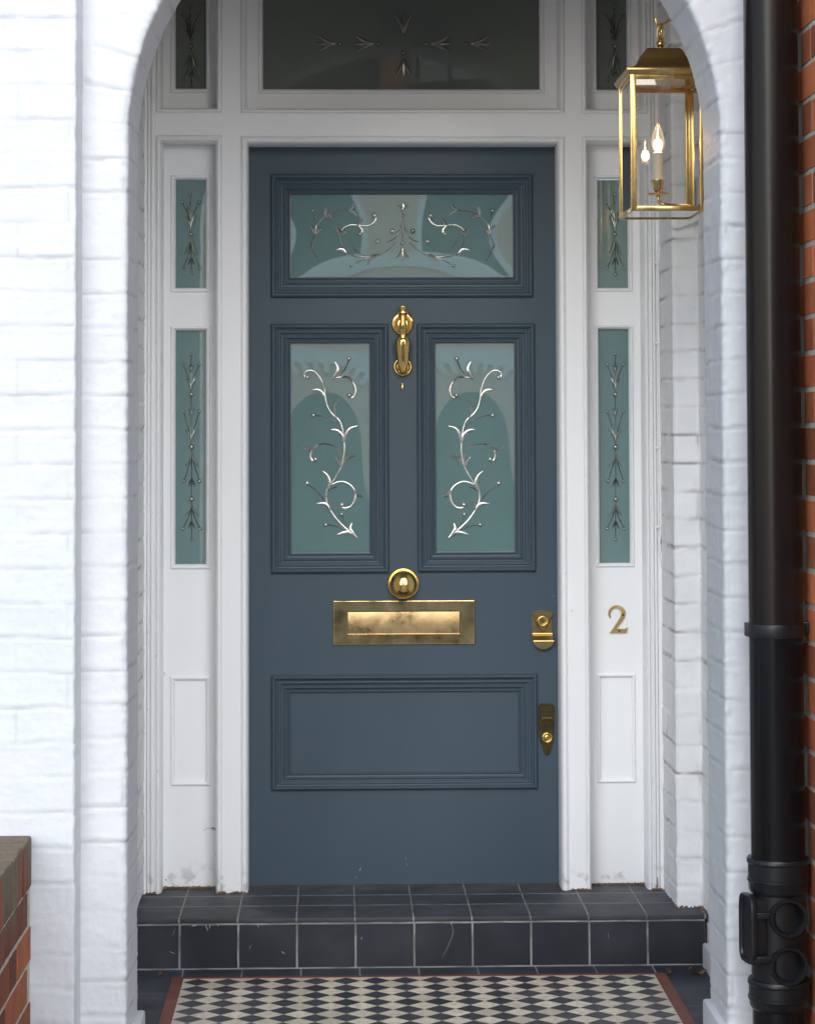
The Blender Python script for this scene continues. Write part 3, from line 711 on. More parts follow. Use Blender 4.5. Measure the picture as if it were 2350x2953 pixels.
def side_lights(cx_off, left):
    """The three side windows and the sunk bottom panel of one side."""
    if left: go = (491, 607); gi = (505, 593); hole, topv = H_SL, H_TL
    else: go = (1717, 1829); gi = (1729, 1815); hole, topv = H_SR, H_TR
    up_o, up_g = rectp(*go, 503, 842, Y_PAN), rectp(*gi, 520, 830, Y_PAN)
    lo_o, lo_g = rectp(*go, 937, 1639, Y_PAN), rectp(*gi, 953, 1624, Y_PAN)
    bo_o, bo_g = rectp(*go, 1946, 2263, Y_PAN), rectp(*gi, 1959, 2250, Y_PAN)
    panel_board(hole, [(a+.0005, b_-.0005, c+.0005, d-.0005) for a, b_, c, d in (up_o, lo_o, bo_o)], 'side_panel')
    t_o = rectp(*go, -330, 268, Y_PAN); t_g = rectp(*gi, -315, 257, Y_PAN)
    panel_board(topv, [t_o], 'side_panel')
    for o_, g_, fn in ((t_o, t_g, 'T'), (up_o, up_g, 'U'), (lo_o, lo_g, 'L')):
        wf = obj('side_window', win_mould(o_, g_), 'white_timber', fr, 50)
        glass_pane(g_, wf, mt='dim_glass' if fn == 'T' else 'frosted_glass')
        base = 480 + cx_off
        if fn == 'U': q = Orn(base, 480, 1.826, Y_GL-.0006); side_upper(q); q.done(wf, 'cut_glass_mid')
        if fn == 'L': q = Orn(base, 480, 1.826, Y_GL-.0006); side_lower(q); q.done(wf, 'cut_glass_mid')
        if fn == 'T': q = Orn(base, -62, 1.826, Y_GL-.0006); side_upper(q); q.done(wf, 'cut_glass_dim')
    bo = obj('sunk_panel', win_mould(bo_o, bo_g, Y_PAN+.005), 'white_timber', fr, 50)
    bm = bmesh.new(); a, b_, c, d = bo_g; quad(bm, (a-.002, Y_PAN+.0045, c-.002), (b_+.002, Y_PAN+.0045, c-.002), (b_+.002, Y_PAN+.0045, d+.002), (a-.002, Y_PAN+.0045, d+.002))
    obj('panel_field', bm, 'white_timber', bo)
side_lights(0, True); side_lights(1222.5, False)
# fanlight
f_o = rectp(745, 1577, -330, 269, Y_PAN); f_g = rectp(759, 1562, -315, 258, Y_PAN)
panel_board(H_F, [f_o], 'fanlight_rail')
ff = obj('fanlight', win_mould(f_o, f_g), 'white_timber', fr, 50)
FAN_TILT = .0088
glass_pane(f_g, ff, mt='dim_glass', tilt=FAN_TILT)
q = Orn(860, 0, 2.86, Y_GL-.0006)
def sprig(q, u, v, du, dv, L=150):
    e = (-dv, du)
    for s, w_ in ((-.42, 10), (0, 12), (.42, 10)):
        q.leaf([(u, v), (u+du*L*.45+e[0]*L*s*.30, v+dv*L*.45+e[1]*L*s*.30), (u+du*L*(1-.15*abs(s))+e[0]*L*s, v+dv*L*(1-.15*abs(s))+e[1]*L*s)], w_)
sprig(q, 868, 270, 0, -1, 175); q.ball(868, 298, 15); sprig(q, 868, 470, 0, 1, 165); q.ball(868, 432, 19)
for u, s in ((310, -1), (625, -1), (1090, 1), (1420, 1)):
    sprig(q, u, 356, s, 0, 165); q.ball(u-s*35, 356, 18)
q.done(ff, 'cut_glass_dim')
# crumbled paint and rot at the foot of the panels
bm = bmesh.new()
for a, b_, Yp in ((X(466, Y_PAN), X(628, Y_PAN), Y_PAN-.012), (X(1702, Y_PAN), X(1858, Y_PAN), Y_PAN-.012)):
    crumbs(bm, [(a, Yp, .0), (b_, Yp, .0)], .006, .010, 70)
for a, b_ in ((fx(420), fx(447)), (fx(632), fx(708)), (fx(1640), fx(1690)), (fx(1876), fx(1905))):
    crumbs(bm, [(a, Y_FR-.006, 0), (b_, Y_FR-.006, 0)], .004, .008, 28)
crumbs(bm, [(XF1+.004, Y_FR-.02, 0), (XB0, Y_BAND, 0), (XSR, Y_BAND-.008, 0), (XSR-.004, Y_STEP+.01, 0)], .005, .008, 60)
obj('rotted_foot', bm, 'debris', fr)

for pts, w_ in (([(606, 2392), (616, 2388), (622, 2394)], .003), ([(612, 2386), (618, 2398)], .002), ([(585, 2396), (600, 2389), (606, 2390)], .001), ([(621, 2462), (624, 2470)], .002), ([(477, 2536), (480, 2541)], .003), ([(1896, 2530), (1896, 2560)], .003), ([(1893, 2552), (1895, 2575)], .003)):
    bm = bmesh.new(); smear(bm, pts, Y_PAN-.0005 if pts[0][0] < 1800 else Y_FR-.008, w_); obj('paint_crack', bm, 'crack', fr)
# ------------------------------------------------------------------ front door
dr = thing('front_door', 'blue grey panelled front door with etched glass and brass fittings', 'door', (0.45, 0, 0))
dx0, dx1, dz1 = X(708, 0), X(1621, 0), 2.14
T_o, T_g = rectp(781, 1541, 500, 858, 0), rectp(840, 1480, 561, 797, 0.012)
ML_o, ML_g = rectp(781, 1122, 932, 1653, 0), rectp(841, 1065, 990, 1592, 0.012)
MR_o, MR_g = rectp(1203, 1545, 932, 1651, 0), rectp(1258, 1483, 990, 1591, 0.012)
B_o, B_g = rectp(781, 1547, 1945, 2278, 0), rectp(838, 1492, 1998, 2228, 0)
bm = bmesh.new()
plate(bm, dx0, dx1, 0.004, dz1, [(a+.004, b_-.004, c+.004, d-.004) for a, b_, c, d in (T_o, ML_o, MR_o, B_o)], 0, .045)
obj('door_leaf', bm, 'door_paint', dr)
def bolection(o_, g_):
    """Stepped moulding standing proud of the stiles and running down to the panel or glass."""
    bm = bmesh.new(); k = min(g_[0]-o_[0], o_[1]-g_[1])
    pr = arc_prof([(0, .001), (.0006, -.004), ('r', .001, .26*k, -.007, .007), (.28*k, -.004), (.31*k, -.0035), ('r', .33*k, .50*k, -.003, .003), (.52*k, .0015), (.60*k, .002), (.63*k, -.001), ('r', .64*k, .74*k, -.001, .002), (.76*k, .004), (.84*k, .0055), (.87*k, .003), ('r', .88*k, .96*k, .003, .0018), (.975*k, .008), (1.0*k, .016)], 5)
    x0, x1, z0, z1 = o_; m0 = len(bm.verts)
    # sides differ slightly, so sweep with per-side insets
    ins = (g_[0]-x0, x1-g_[1], g_[2]-z0, z1-g_[3])
    rings = [[(x0+i*ins[0]/k, y, z0+i*ins[2]/k), (x1-i*ins[1]/k, y, z0+i*ins[2]/k), (x1-i*ins[1]/k, y, z1-i*ins[3]/k), (x0+i*ins[0]/k, y, z1-i*ins[3]/k)] for i, y in pr]
    for a, b_ in zip(rings, rings[1:]):
        for q_ in range(4): quad(bm, a[q_], a[(q_+1) % 4], b_[(q_+1) % 4], b_[q_])
    return obj('panel_moulding', bm, 'door_paint', dr, 42)
YG = .0135
for o_, g_, kind in ((T_o, T_g, 'T'), (ML_o, ML_g, 'L'), (MR_o, MR_g, 'R')):
    bolection(o_, g_)
    gp = glass_pane(g_, dr, 0.0015 if kind == 'T' else 0.0006, YG)
    Yo = YG-.0026 if kind == 'T' else YG-.0014
    if kind == 'T':
        q = Orn(780, 500, 2.2, Yo); top_orn(q); top_mid(q); q.mir = (780+838/2.2, 780+838/2.2); top_orn(q); q.done(gp)
    if kind == 'L': q = Orn(780, 920, 2.913, Yo); vine(q); q.done(gp)
    if kind == 'R': q = Orn(780, 920, 2.913, Yo, (953, 1370.5)); vine(q); q.done(gp)
bolection(B_o, B_g)
bm = bmesh.new(); a, b_, c, d = B_g
box(bm, a-.003, b_+.003, .0095, .02, c-.003, d+.003); obj('bottom_panel', bm, 'door_paint', dr)
for pts, w_ in (([(1036, 2513), (1041, 2503)], .005), ([(1023, 2535), (1028, 2528)], .002), ([(1169, 2480), (1171, 2474)], .003), ([(1172, 2490), (1176, 2500)], .0018), ([(1595, 1718), (1597, 1722)], .003), ([(1601, 1733), (1602, 1736)], .003), ([(1613, 2098), (1617, 2092)], .004)):
    bm = bmesh.new(); smear(bm, pts, 0, w_*.7); obj('scuff_mark', bm, 'scuff', dr)
# knocker ----------------------------------------------------------------
def at(px, py, Y=0): return PY(px, py, Y)
kn = bmesh.new(); c = at(1161, 934); lathe(kn, [(.0315, 0), (.0325, -.003), (.030, -.007), (.026, -.008), (.024, -.006), (.021, -.006), (.018, -.010), (.013, -.0115), (1e-6, -.012)], (c.x, 0, c.z), 'y', 40)
knk = obj('door_knocker', kn, 'brass', dr, 40)
cz = c.z; kx = c.x
bm = bmesh.new()
yk = -.030
lathe(bm, [(.0001, at(0, 886).z), (.0115, at(0, 886.5).z), (.0118, at(0, 889).z), (.0090, at(0, 898).z), (.0082, at(0, 900).z), (.013, at(0, 901).z), (.019, at(0, 903).z), (.0195, at(0, 906).z), (.014, at(0, 909.5).z), (.0095, at(0, 912).z), (.0090, at(0, 925).z), (.0105, at(0, 940).z), (.0095, at(0, 948).z), (.0118, at(0, 951).z), (.011, at(0, 957).z), (.0095, at(0, 968).z), (.0102, at(0, 978).z)], (kx, yk, 0), 'z', 28)
box(bm, kx-.008, kx+.008, yk, -.005, cz-.010, cz+.010, .003)
obj('hinge_post', bm, 'brass', knk, 40)
bm = bmesh.new(); seg = 40; rings = []
for r, pyy in ((.006, 976), (.017, 979), (.0200, 983), (.0212, 988), (.0205, 1000), (.0185, 1022), (.0165, 1042), (.0158, 1052), (.010, 1064), (.007, 1074)):
    z = at(0, pyy).z; rings.append([bm.verts.new((kx+r*math.cos(2*math.pi*k/seg)*(1+.035*math.cos(10*2*math.pi*k/seg)), yk-.004+r*math.sin(2*math.pi*k/seg)*.8*(1+.035*math.cos(10*2*math.pi*k/seg)), z)) for k in range(seg)])
for a, b_ in zip(rings, rings[1:]):
    for k in range(seg): bm.faces.new((a[k], a[(k+1) % seg], b_[(k+1) % seg], b_[k]))
bm.faces.new(rings[0]); bm.faces.new(rings[-1])
lathe(bm, [(.005, at(0, 1072).z), (.012, at(0, 1074).z), (.0145, at(0, 1076.5).z), (.0125, at(0, 1079).z), (.001, at(0, 1081).z)], (kx, yk+.004, 0), 'z', 24)
obj('knocker_handle', bm, 'brass', knk, 35)
bm = bmesh.new(); c = at(1161, 1057.5); torus(bm, (c.x, -.006, c.z), .0235, .0036); torus(bm, (c.x, -.005, c.z), .0155, .0030)
lathe(bm, [(.015, 0), (.015, -.004), (1e-6, -.0045)], (c.x, 0, c.z), 'y', 30)
obj('strike_ring', bm, 'brass', knk, 40)
bm = bmesh.new(); c = at(1160.5, 1116); lathe(bm, [(.001, .012), (.0022, .0108), (.0026, .009), (.0016, .0065), (.0036, .004), (.0044, 0), (.0040, -.006), (.0022, -.010), (1e-6, -.0105)], (c.x, -.004, c.z), 'z', 16, 0, .8)
obj('knocker_stud', bm, 'brass', dr, True)
# round centre knob
c = at(1163, 1683); bm = bmesh.new()
lathe(bm, [(.0445, 0), (.0455, -.004), (.044, -.008), (.040, -.0085), (.038, -.007), (.036, -.009), (.0375, -.018), (.0385, -.028), (.0380, -.036), (.0355, -.045), (.031, -.053), (.0245, -.0595), (.0165, -.064), (.008, -.0662), (1e-6, -.067)], (c.x, 0, c.z), 'y', 56)
obj('door_knob', bm, 'brass', dr, True)
# letter plate
a = rectp(959, 1368, 1731, 1859, 0); f_ = rectp(1001, 1325, 1763, 1830, 0)
bm = bmesh.new()
mould(bm, *a, [(0, 0), (.0004, -.0045), (.0016, -.0062), (.004, -.0064), (min(f_[0]-a[0], a[1]-f_[1])*.98, -.0060), (f_[0]-a[0]-.0005, -.002)])
x0, x1, z0, z1 = a
rings = [[(x0, 0, z0), (x1, 0, z0), (x1, 0, z1), (x0, 0, z1)]]
bm.free(); bm = bmesh.new()
ins = (f_[0]-x0, x1-f_[1], f_[2]-z0, z1-f_[3]); k = .03
pr = [(0, 0), (.0002, -.0045), (.0012, -.0062), (.0030, -.0066), (.0285, -.0062), (.0296, -.0055), (.03, -.001)]
rings = [[(x0+i*ins[0]/k, y, z0+i*ins[2]/k), (x1-i*ins[1]/k, y, z0+i*ins[2]/k), (x1-i*ins[1]/k, y, z1-i*ins[3]/k), (x0+i*ins[0]/k, y, z1-i*ins[3]/k)] for i, y in pr]
for p_, q_ in zip(rings, rings[1:]):
    for t in range(4): quad(bm, p_[t], p_[(t+1) % 4], q_[(t+1) % 4], q_[t])
lp = obj('letter_plate', bm, 'letter_brass', dr, 30)
bm = bmesh.new(); box(bm, f_[0]+.0012, f_[1]-.0012, -.0050, -.001, f_[2]+.003, f_[3]-.0015, .0008)
lathe(bm, [(.0022, f_[0]+.001), (.0022, f_[1]-.001)], (0, -.0055, f_[2]+.0015), 'x', 12)
obj('letter_flap', bm, 'flap_brass', lp, 40)
# rim lock with finger pull
def lk(px, py): q = PY(px, py, 0); return q.x, q.z
bm = bmesh.new(); k = 11.98; U = lambda u, v: lk(1500+u/k, 1720+v/k)
ngon_prism(bm, [U(*p) for p in ((400, 1240), (400, 590), (480, 530), (600, 480), (730, 462), (830, 470), (960, 520), (1095, 545), (1095, 1240))], -.006, 0)
bmesh.ops.bevel(bm, geom=list(bm.edges), offset=.0008, segments=2, affect='EDGES')
cl = obj('cylinder_lock', bm, 'brass_mid', dr, 40)
bm = bmesh.new(); q0, q1 = U(405, 1250), U(1100, 1320); yl = -.011
lathe(bm, [(.0032, q0[0]), (.0032, q1[0])], (0, -.0085, (q0[1]+q1[1])/2), 'x', 14)
q0, q1 = U(430, 1500), U(1140, 1560); lathe(bm, [(.0034, q0[0]), (.0034, q1[0])], (0, -.020, (q0[1]+q1[1])/2), 'x', 14)
p0, p1 = U(415, 1320), U(1110, 1500); quad(bm, (p0[0], -.008, p0[1]), (p1[0], -.008, p0[1]), (p1[0], -.020, p1[1]+.001), (p0[0], -.020, p1[1]+.001))
arc_ = [(430, 1560), (470, 1640), (560, 1730), (680, 1800), (800, 1815), (930, 1790), (1040, 1720), (1120, 1610), (1140, 1560)]
tp = [bm.verts.new((U(*p)[0], -.0185, U(*p)[1])) for p in arc_]; bt = [bm.verts.new((U(*p)[0], -.002, U(*p)[1]-.001)) for p in arc_]
for i in range(len(tp)-1): bm.faces.new((tp[i], tp[i+1], bt[i+1], bt[i]))
bm.faces.new(tp); obj('finger_pull', bm, 'brass', cl, 40)
bm = bmesh.new(); cc = U(770, 850); torus(bm, (cc[0], -.008, cc[1]), .0125, .0025); lathe(bm, [(.0125, -.006), (.0118, -.009), (.0085, -.0092), (.008, -.0075), (1e-6, -.0075)], (cc[0], 0, cc[1]), 'y', 28)
for s in (-1, 1):
    e = [U(770+s*u, v) for u, v in ((330, 620), (290, 740), (225, 900), (120, 1080), (30, 1200))]
    ribbon(bm, catmull(e, 4), [.0042]*17, -.006, .0032)
obj('lock_cylinder', bm, 'brass', cl, 40)
bm = bmesh.new(); box(bm, cc[0]-.0010, cc[0]+.0010, -.0092, -.0088, cc[1]-.0045, cc[1]+.005); obj('keyhole', bm, 'dark_hole', cl)
def banner(px, py, size, parent, y, mt):
    q = PY(px, py, 0); text_mesh('BANHAM', size, .0008, Matrix.Translation((q.x, y, q.z)) @ Matrix.Rotation(R_(90), 4, 'X') @ Matrix.Diagonal((.82, 1, 1, 1)), 'maker_lettering', mt, parent)
banner(1500+765/k, 1720+590/k, .0105, cl, -.0068, 'brass')
# mortice lock plate
bm = bmesh.new(); k2 = 10.27; U = lambda u, v: lk(1520+u/k2, 1990+v/k2)
ngon_prism(bm, [U(*p) for p in ((330, 500), (360, 440), (400, 405), (720, 405), (780, 440), (810, 500), (790, 1350), (760, 1550), (680, 1860), (640, 1920), (590, 1935), (540, 1925), (490, 1860), (400, 1550), (340, 1350))], -.006, 0)
bmesh.ops.bevel(bm, geom=list(bm.edges), offset=.0012, segments=2, affect='EDGES')
mk = obj('mortice_lock', bm, 'brass_dark', dr, 40)
bm = bmesh.new(); cc = U(583, 1405); torus(bm, (cc[0], -.009, cc[1]), .0125, .0026); lathe(bm, [(.0125, -.006), (.010, -.007), (.0075, -.011), (.005, -.012), (1e-6, -.012)], (cc[0], 0, cc[1]), 'y', 28)
e = [U(u, v) for u, v in ((415, 915), (500, 885), (580, 878), (660, 888), (740, 920))]; ribbon(bm, catmull(e, 4), [.0032]*17, -.006, .003)
for u in (400, 745): ribbon(bm, [U(u, 800), U(u+(15 if u < 500 else -10), 905)], [.0026]*2, -.006, .0025)
obj('lock_cylinder', bm, 'brass', mk, 40)
bm = bmesh.new(); box(bm, cc[0]-.0009, cc[0]+.0009, -.0128, -.0118, cc[1]-.005, cc[1]+.005); obj('keyhole', bm, 'dark_hole', mk)
banner(1520+573/k2, 1990+825/k2, .0085, mk, -.0068, 'brass')
# house number
bm = bmesh.new(); k3 = 9.53
def U2(u, v): q = PY(1680+u/k3, 1700+v/k3, Y_PAN); return q.x, q.z
pts = [(765, 785, 30), (735, 720, 55), (728, 650, 62), (765, 555, 66), (845, 490, 72), (940, 472, 80), (1040, 515, 100), (1105, 600, 112), (1108, 700, 112), (1055, 820, 104), (965, 950, 92), (890, 1060, 84), (830, 1140, 84)]
pp = catmull(pts, 5); ribbon(bm, [U2(p[0], p[1]) for p in pp], [p[2]/k3*.001 for p in pp], Y_PAN-.001, .005, 1)
ngon_prism(bm, [U2(*p) for p in ((735, 1192), (830, 1085), (1160, 1082), (1205, 1060), (1232, 1035), (1218, 1110), (1190, 1188))], Y_PAN-.0065, Y_PAN-.0005)
num = tag(obj('house_number', bm, 'brass_satin', None, 30), 'brass house number 2 screwed to the white side panel', 'house number')
for u, v in ((1100, 695), (993, 1132)):
    bm = bmesh.new(); q = U2(u, v); lathe(bm, [(.0036, 0), (.0032, -.001), (1e-6, -.0016)], (q[0], Y_PAN-.0064, q[1]), 'y', 14); obj('screw_head', bm, 'brass_dark', num, True)

# ------------------------------------------------------------------ lantern
LF, LB = -1.09, -.84; LM = (LF+LB)/2
lx0, lx1 = X(1819, LF, 450), X(2036, LF, 450); lz0, lz1 = Z(607, LF, 1900), Z(205, LF, 1900); lxm = (lx0+lx1)/2
lan = thing('hanging_lantern', 'square brass lantern with lit candle bulb hanging beside the arch', 'lantern', (lxm, LM, lz0))
bm = bmesh.new(); w_ = .0145
for xx in (lx0, lx1-w_):
    for yy in (LF, LB-w_): box(bm, xx, xx+w_, yy, yy+w_, lz0, lz1, .0018)
for zz, h in ((lz0, .012), (lz1-.018, .018)):
    box(bm, lx0+w_, lx1-w_, LF+.001, LF+.008, zz, zz+h, .001); box(bm, lx0+w_, lx1-w_, LB-.008, LB-.001, zz, zz+h, .001)
    box(bm, lx0+.001, lx0+.008, LF+w_, LB-w_, zz, zz+h, .001); box(bm, lx1-.008, lx1-.001, LF+w_, LB-w_, zz, zz+h, .001)
obj('lantern_frame', bm, 'brass_lantern', lan, 40)
bm = bmesh.new(); hx, hy = (lx1-lx0)/2, (LB-LF)/2
zt0, zt1, zt2 = lz1, Z(198, LM, 1900), Z(146, LM, 1907)
def rect_loft(bm, rows):
    rs = [[bm.verts.new((lxm+sx*a, LM+sy*b_, z)) for sx, sy in ((-1, -1), (1, -1), (1, 1), (-1, 1))] for a, b_, z in rows]
    for p_, q_ in zip(rs, rs[1:]):
        for t in range(4): bm.faces.new((p_[t], p_[(t+1) % 4], q_[(t+1) % 4], q_[t]))
    bm.faces.new(rs[0]); bm.faces.new(rs[-1])
rect_loft(bm, [(hx-.004, hy-.004, zt0-.008), (hx+.003, hy+.003, zt0-.006), (hx+.009, hy+.009, zt0+.004), (hx+.009, hy+.009, zt0+.008), (hx+.002, hy+.002, zt0+.012)])
obj('roof_rim', bm, 'brass_lantern', lan)
bm = bmesh.new(); zz0 = zt0+.0118; hh = zt2-zz0
prf = [(1.0, 0), (.90, .05), (.78, .16), (.68, .32), (.60, .52), (.54, .74), (.49, .90), (.43, .99), (.40, 1.0)]
rect_loft(bm, [((hx)*a, (hy)*a, zz0+hh*t) for a, t in prf])
obj('lantern_roof', bm, 'brass_roof', lan)
bm = bmesh.new(); z0 = zt2; ft = Z(118, LM, 1907)
lathe(bm, [(.013, z0), (.011, z0+.003), (.0065, z0+.006), (.006, z0+.009), (.0095, z0+.012), (.0115, z0+.018), (.0095, z0+.024), (.004, z0+.028), (1e-6, z0+.029)], (lxm, LM, 0), 'z', 20)
obj('finial', bm, 'brass', lan, True)
bm = bmesh.new(); zr = Z(93, LM, 1906); torus(bm, (lxm, LM, zr), .018, .0026, 'x', 30, 8, 1, 1.15); torus(bm, (lxm, LM, zr-.002), .017, .0024, 'y', 30, 8, .55, 1.2)
obj('hanging_ring', bm, 'brass', lan, True)
for name, co in (('glass_pane', [(lx0+.006, LF+.004), (lx1-.006, LF+.004)]), ('glass_pane', [(lx0+.006, LB-.004), (lx1-.006, LB-.004)]), ('glass_pane', [(lx0+.004, LF+.006), (lx0+.004, LB-.006)]), ('glass_pane', [(lx1-.004, LF+.006), (lx1-.004, LB-.006)])):
    bm = bmesh.new(); (a, b_), (c, d) = co; quad(bm, (a, b_, lz0+.01), (c, d, lz0+.01), (c, d, lz1-.016), (a, b_, lz1-.016)); obj(name, bm, 'lantern_glass', lan)
bm = bmesh.new(); quad(bm, (lx0+.004, LF+.004, lz0+.003), (lx1-.004, LF+.004, lz0+.003), (lx1-.004, LB-.004, lz0+.003), (lx0+.004, LB-.004, lz0+.003)); obj('glass_pane', bm, 'lantern_glass', lan)
# candle
cx = X(1897, LM, 450); bm = bmesh.new(); zc0, zc1 = Z(520, LM, 1900), Z(440, LM, 1900)
lathe(bm, [(.0125, zc0), (.0125, zc1), (.009, zc1+.002)], (cx, LM, 0), 'z', 24); obj('candle_tube', bm, 'cream_tube', lan, 40)
bm = bmesh.new(); ztop, zcup, zd = Z(520, LM, 1900), Z(552, LM, 1900), Z(559, LM, 1900)
lathe(bm, [(.0155, ztop+.002), (.0155, ztop-.002), (.0125, ztop-.012), (.0118, zcup+.006), (.009, zcup), (.006, zcup-.002), (.006, zd+.002), (.026, zd+.002), (.027, zd), (.024, zd-.002), (.006, zd-.003), (.005, zd-.008)], (cx, LM, 0), 'z', 32)
zl = Z(590, LM, 1900)
tube(bm, [(cx, LM, zd-.004), (cx+.001, LM, zd-.018), (cx+.008, LM, zl+.004), (cx+.022, LM, zl), (lx1-.012, LM+.03, zl)], .0042, 10)
obj('candle_holder', bm, 'brass', lan, 40)
bm = bmesh.new(); zb = zc1; H = Z(352, LM, 1900)-zb
lathe(bm, [(.008, zb), (.0125, zb+H*.1), (.0165, zb+H*.28), (.0165, zb+H*.40), (.0135, zb+H*.60), (.008, zb+H*.80), (.003, zb+H*.95), (1e-6, zb+H)], (cx, LM, 0), 'z', 28); bl = obj('bulb', bm, 'bulb_glass', lan, True)
bm = bmesh.new(); lathe(bm, [(1e-6, zb+H*.08), (.007, zb+H*.12), (.0105, zb+H*.22), (.0108, zb+H*.32), (.0075, zb+H*.42), (.002, zb+H*.47), (.0012, zb+H*.60), (.0010, zb+H*.78), (1e-6, zb+H*.80)], (cx, LM, 0), 'z', 20); obj('glowing_filament', bm, 'filament', bl, True)
hk = bmesh.new()
za = zr+.020
tube(hk, [(lxm-.012, LM, za+.018), (lxm-.010, LM, za+.004), (lxm-.002, LM, za-.004), (lxm+.008, LM, za+.002), (lxm+.03, LM, za+.014), (lxm+.08, LM, za+.035), (XSR+.01, LM, za+.052)], .0030, 8)
tag(obj('lantern_hook', hk, 'brass', None, True), 'thin curved brass hook carrying the lantern ring', 'hook')
# painted cable beside the frame
bm = bmesh.new()
yq = Y_FR-.018
pts = [(X(2020, -.36, 625), -.37, Z(628, -.36, 2000)), (X(1975, -.36), -.362, Z(650, -.36, 1970)), (X(1945, -.33), -.352, Z(657, -.34, 1945)), (X(1925, -.2), -.22, Z(664, -.2, 1920)), (X(1912, yq), yq, Z(685, yq, 1910)), (X(1908, yq), yq, Z(720, yq, 1905)), (X(1903, yq), yq, Z(770, yq, 1903)), (X(1903, yq), yq, Z(1100, yq, 1903)), (X(1904, yq), yq, Z(1500, yq, 1903)), (X(1900, yq), yq, Z(1560, yq, 1900)), (X(1904, yq), yq, Z(1600, yq, 1904)), (X(1912, yq), yq-.01, Z(1618, yq, 1910))]
tube(bm, pts, .0042, 8, 6)
cb_ = obj('electric_cable', bm, 'white_masonry_aged_lit', None, True); tag(cb_, 'white painted cable running down beside the frame from the lantern', 'cable')
for py in (757, 990, 1292, 1522):
    bm = bmesh.new(); box(bm, X(1892, yq), X(1906, yq), yq-.006, yq+.004, Z(py+4, yq), Z(py-4, yq), .0015); obj('cable_clip', bm, 'white_masonry_aged_lit', cb_)

# ------------------------------------------------------------------ drainpipe
YP = -1.562; PR = .0605
pxm = X(2234, YP, 1450)
zb0, zb1 = -.4, 3.4
pipe = thing('drainpipe', 'black plastic drainpipe standing between white arch and red brick wall', 'drainpipe', (pxm, YP, Z_FLOOR))
zq = lambda py: Z(py, YP, 2230)
bm = bmesh.new(); lathe(bm, [(PR, zq(1815)), (PR, zb1)], (pxm, YP, 0), 'z', 64); obj('pipe', bm, 'streaked_pipe', pipe, 40)
bm = bmesh.new(); lathe(bm, [(PR-.0005, zq(2500)), (PR-.0005, zq(1815))], (pxm, YP, 0), 'z', 64); obj('pipe', bm, 'black_pipe', pipe, 40)
def coupling(py0, py1, extra):
    bm = bmesh.new(); a, b_ = zq(py1), zq(py0); r = PR+extra; h = b_-a
    lathe(bm, [(PR, b_), (r-.001, b_), (r+.001, b_-.004), (r+.001, b_-.010), (r-.0015, b_-.013), (r-.0015, b_-h*.55), (r+.0005, b_-h*.57), (r+.0005, b_-h*.57-.006), (r-.002, b_-h*.57-.010), (r-.003, a+.008), (PR+.001, a), (PR, a-.001)], (pxm, YP, 0), 'z', 64)
    return obj('coupling', bm, 'black_plastic', pipe, 30)
coupling(2472, 2574, .0080); coupling(2822, 2907, .0080)
bm = bmesh.new(); lathe(bm, [(PR, zq(2830)), (PR, zq(2570))], (pxm, YP, 0), 'z', 64); obj('branch_body', bm, 'black_plastic', pipe, 40)
bm = bmesh.new(); lathe(bm, [(PR-.001, zb0), (PR-.001, zq(2895))], (pxm, YP, 0), 'z', 64); obj('pipe', bm, 'black_pipe', pipe, 40)
for py in (2638, 2774):
    bm = bmesh.new(); s = [(.034, -.02), (.041, -.052), (.0425, -.069), (.041, -.072), (.035, -.0715), (.0315, -.064), (.0305, -.030), (1e-6, -.030)]
    lathe(bm, s, (0, 0, 0), 'y', 40)
    bmesh.ops.transform(bm, matrix=Matrix.Translation((pxm+.004, YP, zq(py)+.004)) @ Matrix.Rotation(R_(5), 4, 'Z'), verts=bm.verts)
    so = obj('side_socket', bm, 'black_plastic', pipe, 35)
    bm = bmesh.new(); lathe(bm, [(.0304, -.034), (1e-6, -.034)], (0, 0, 0), 'y', 40)
    bmesh.ops.transform(bm, matrix=Matrix.Translation((pxm+.004, YP, zq(py)+.004)) @ Matrix.Rotation(R_(5), 4, 'Z'), verts=bm.verts); obj('socket_shade', bm, 'dark_hole', so)  # near-black disc paints the shade inside the hollow socket
# access door on the left of the branch
bm = bmesh.new(); za_, zb_ = zq(2770), zq(2570); zc = (za_+zb_)/2; hz_p = (zb_-za_)/2
rr_ = []
for k in range(40):
    a_ = 2*math.pi*k/40; c_, s_ = math.cos(a_), math.sin(a_)
    rr_.append((.040*math.copysign(abs(c_)**.45, c_), hz_p*math.copysign(abs(s_)**.35, s_)))
rows = []
for sc, x_ in ((.80, -.040), (.80, -.062), (.97, -.064), (1.0, -.067), (1.0, -.074), (.95, -.077), (.74, -.077), (.70, -.073)):
    rows.append([bm.verts.new((x_, a_*sc, b_*(1-(1-sc)*.5))) for a_, b_ in rr_])
for p_, q_ in zip(rows, rows[1:]):
    for t in range(40): bm.faces.new((p_[t], p_[(t+1) % 40], q_[(t+1) % 40], q_[t]))
bm.faces.new(rows[-1])
bmesh.ops.transform(bm, matrix=Matrix.Translation((pxm-.004, YP-.012, zc)) @ Matrix.Rotation(R_(12), 4, 'Z'), verts=bm.verts)
obj('access_cover', bm, 'black_plastic', pipe, 35)
for py in (2625, 2750):
    bm = bmesh.new(); box(bm, pxm-.070, pxm-.026, YP-.062, YP-.044, zq(py)-.009, zq(py)+.006, .003)
    obj('cover_lug', bm, 'black_plastic', pipe, 40)
bm = bmesh.new(); za_, zb_ = zq(1836), zq(1797)
lathe(bm, [(PR, za_), (PR+.004, za_+.0005), (PR+.0045, za_+.002), (PR+.0045, zb_-.002), (PR+.004, zb_-.0005), (PR, zb_)], (pxm, YP, 0), 'z', 64)
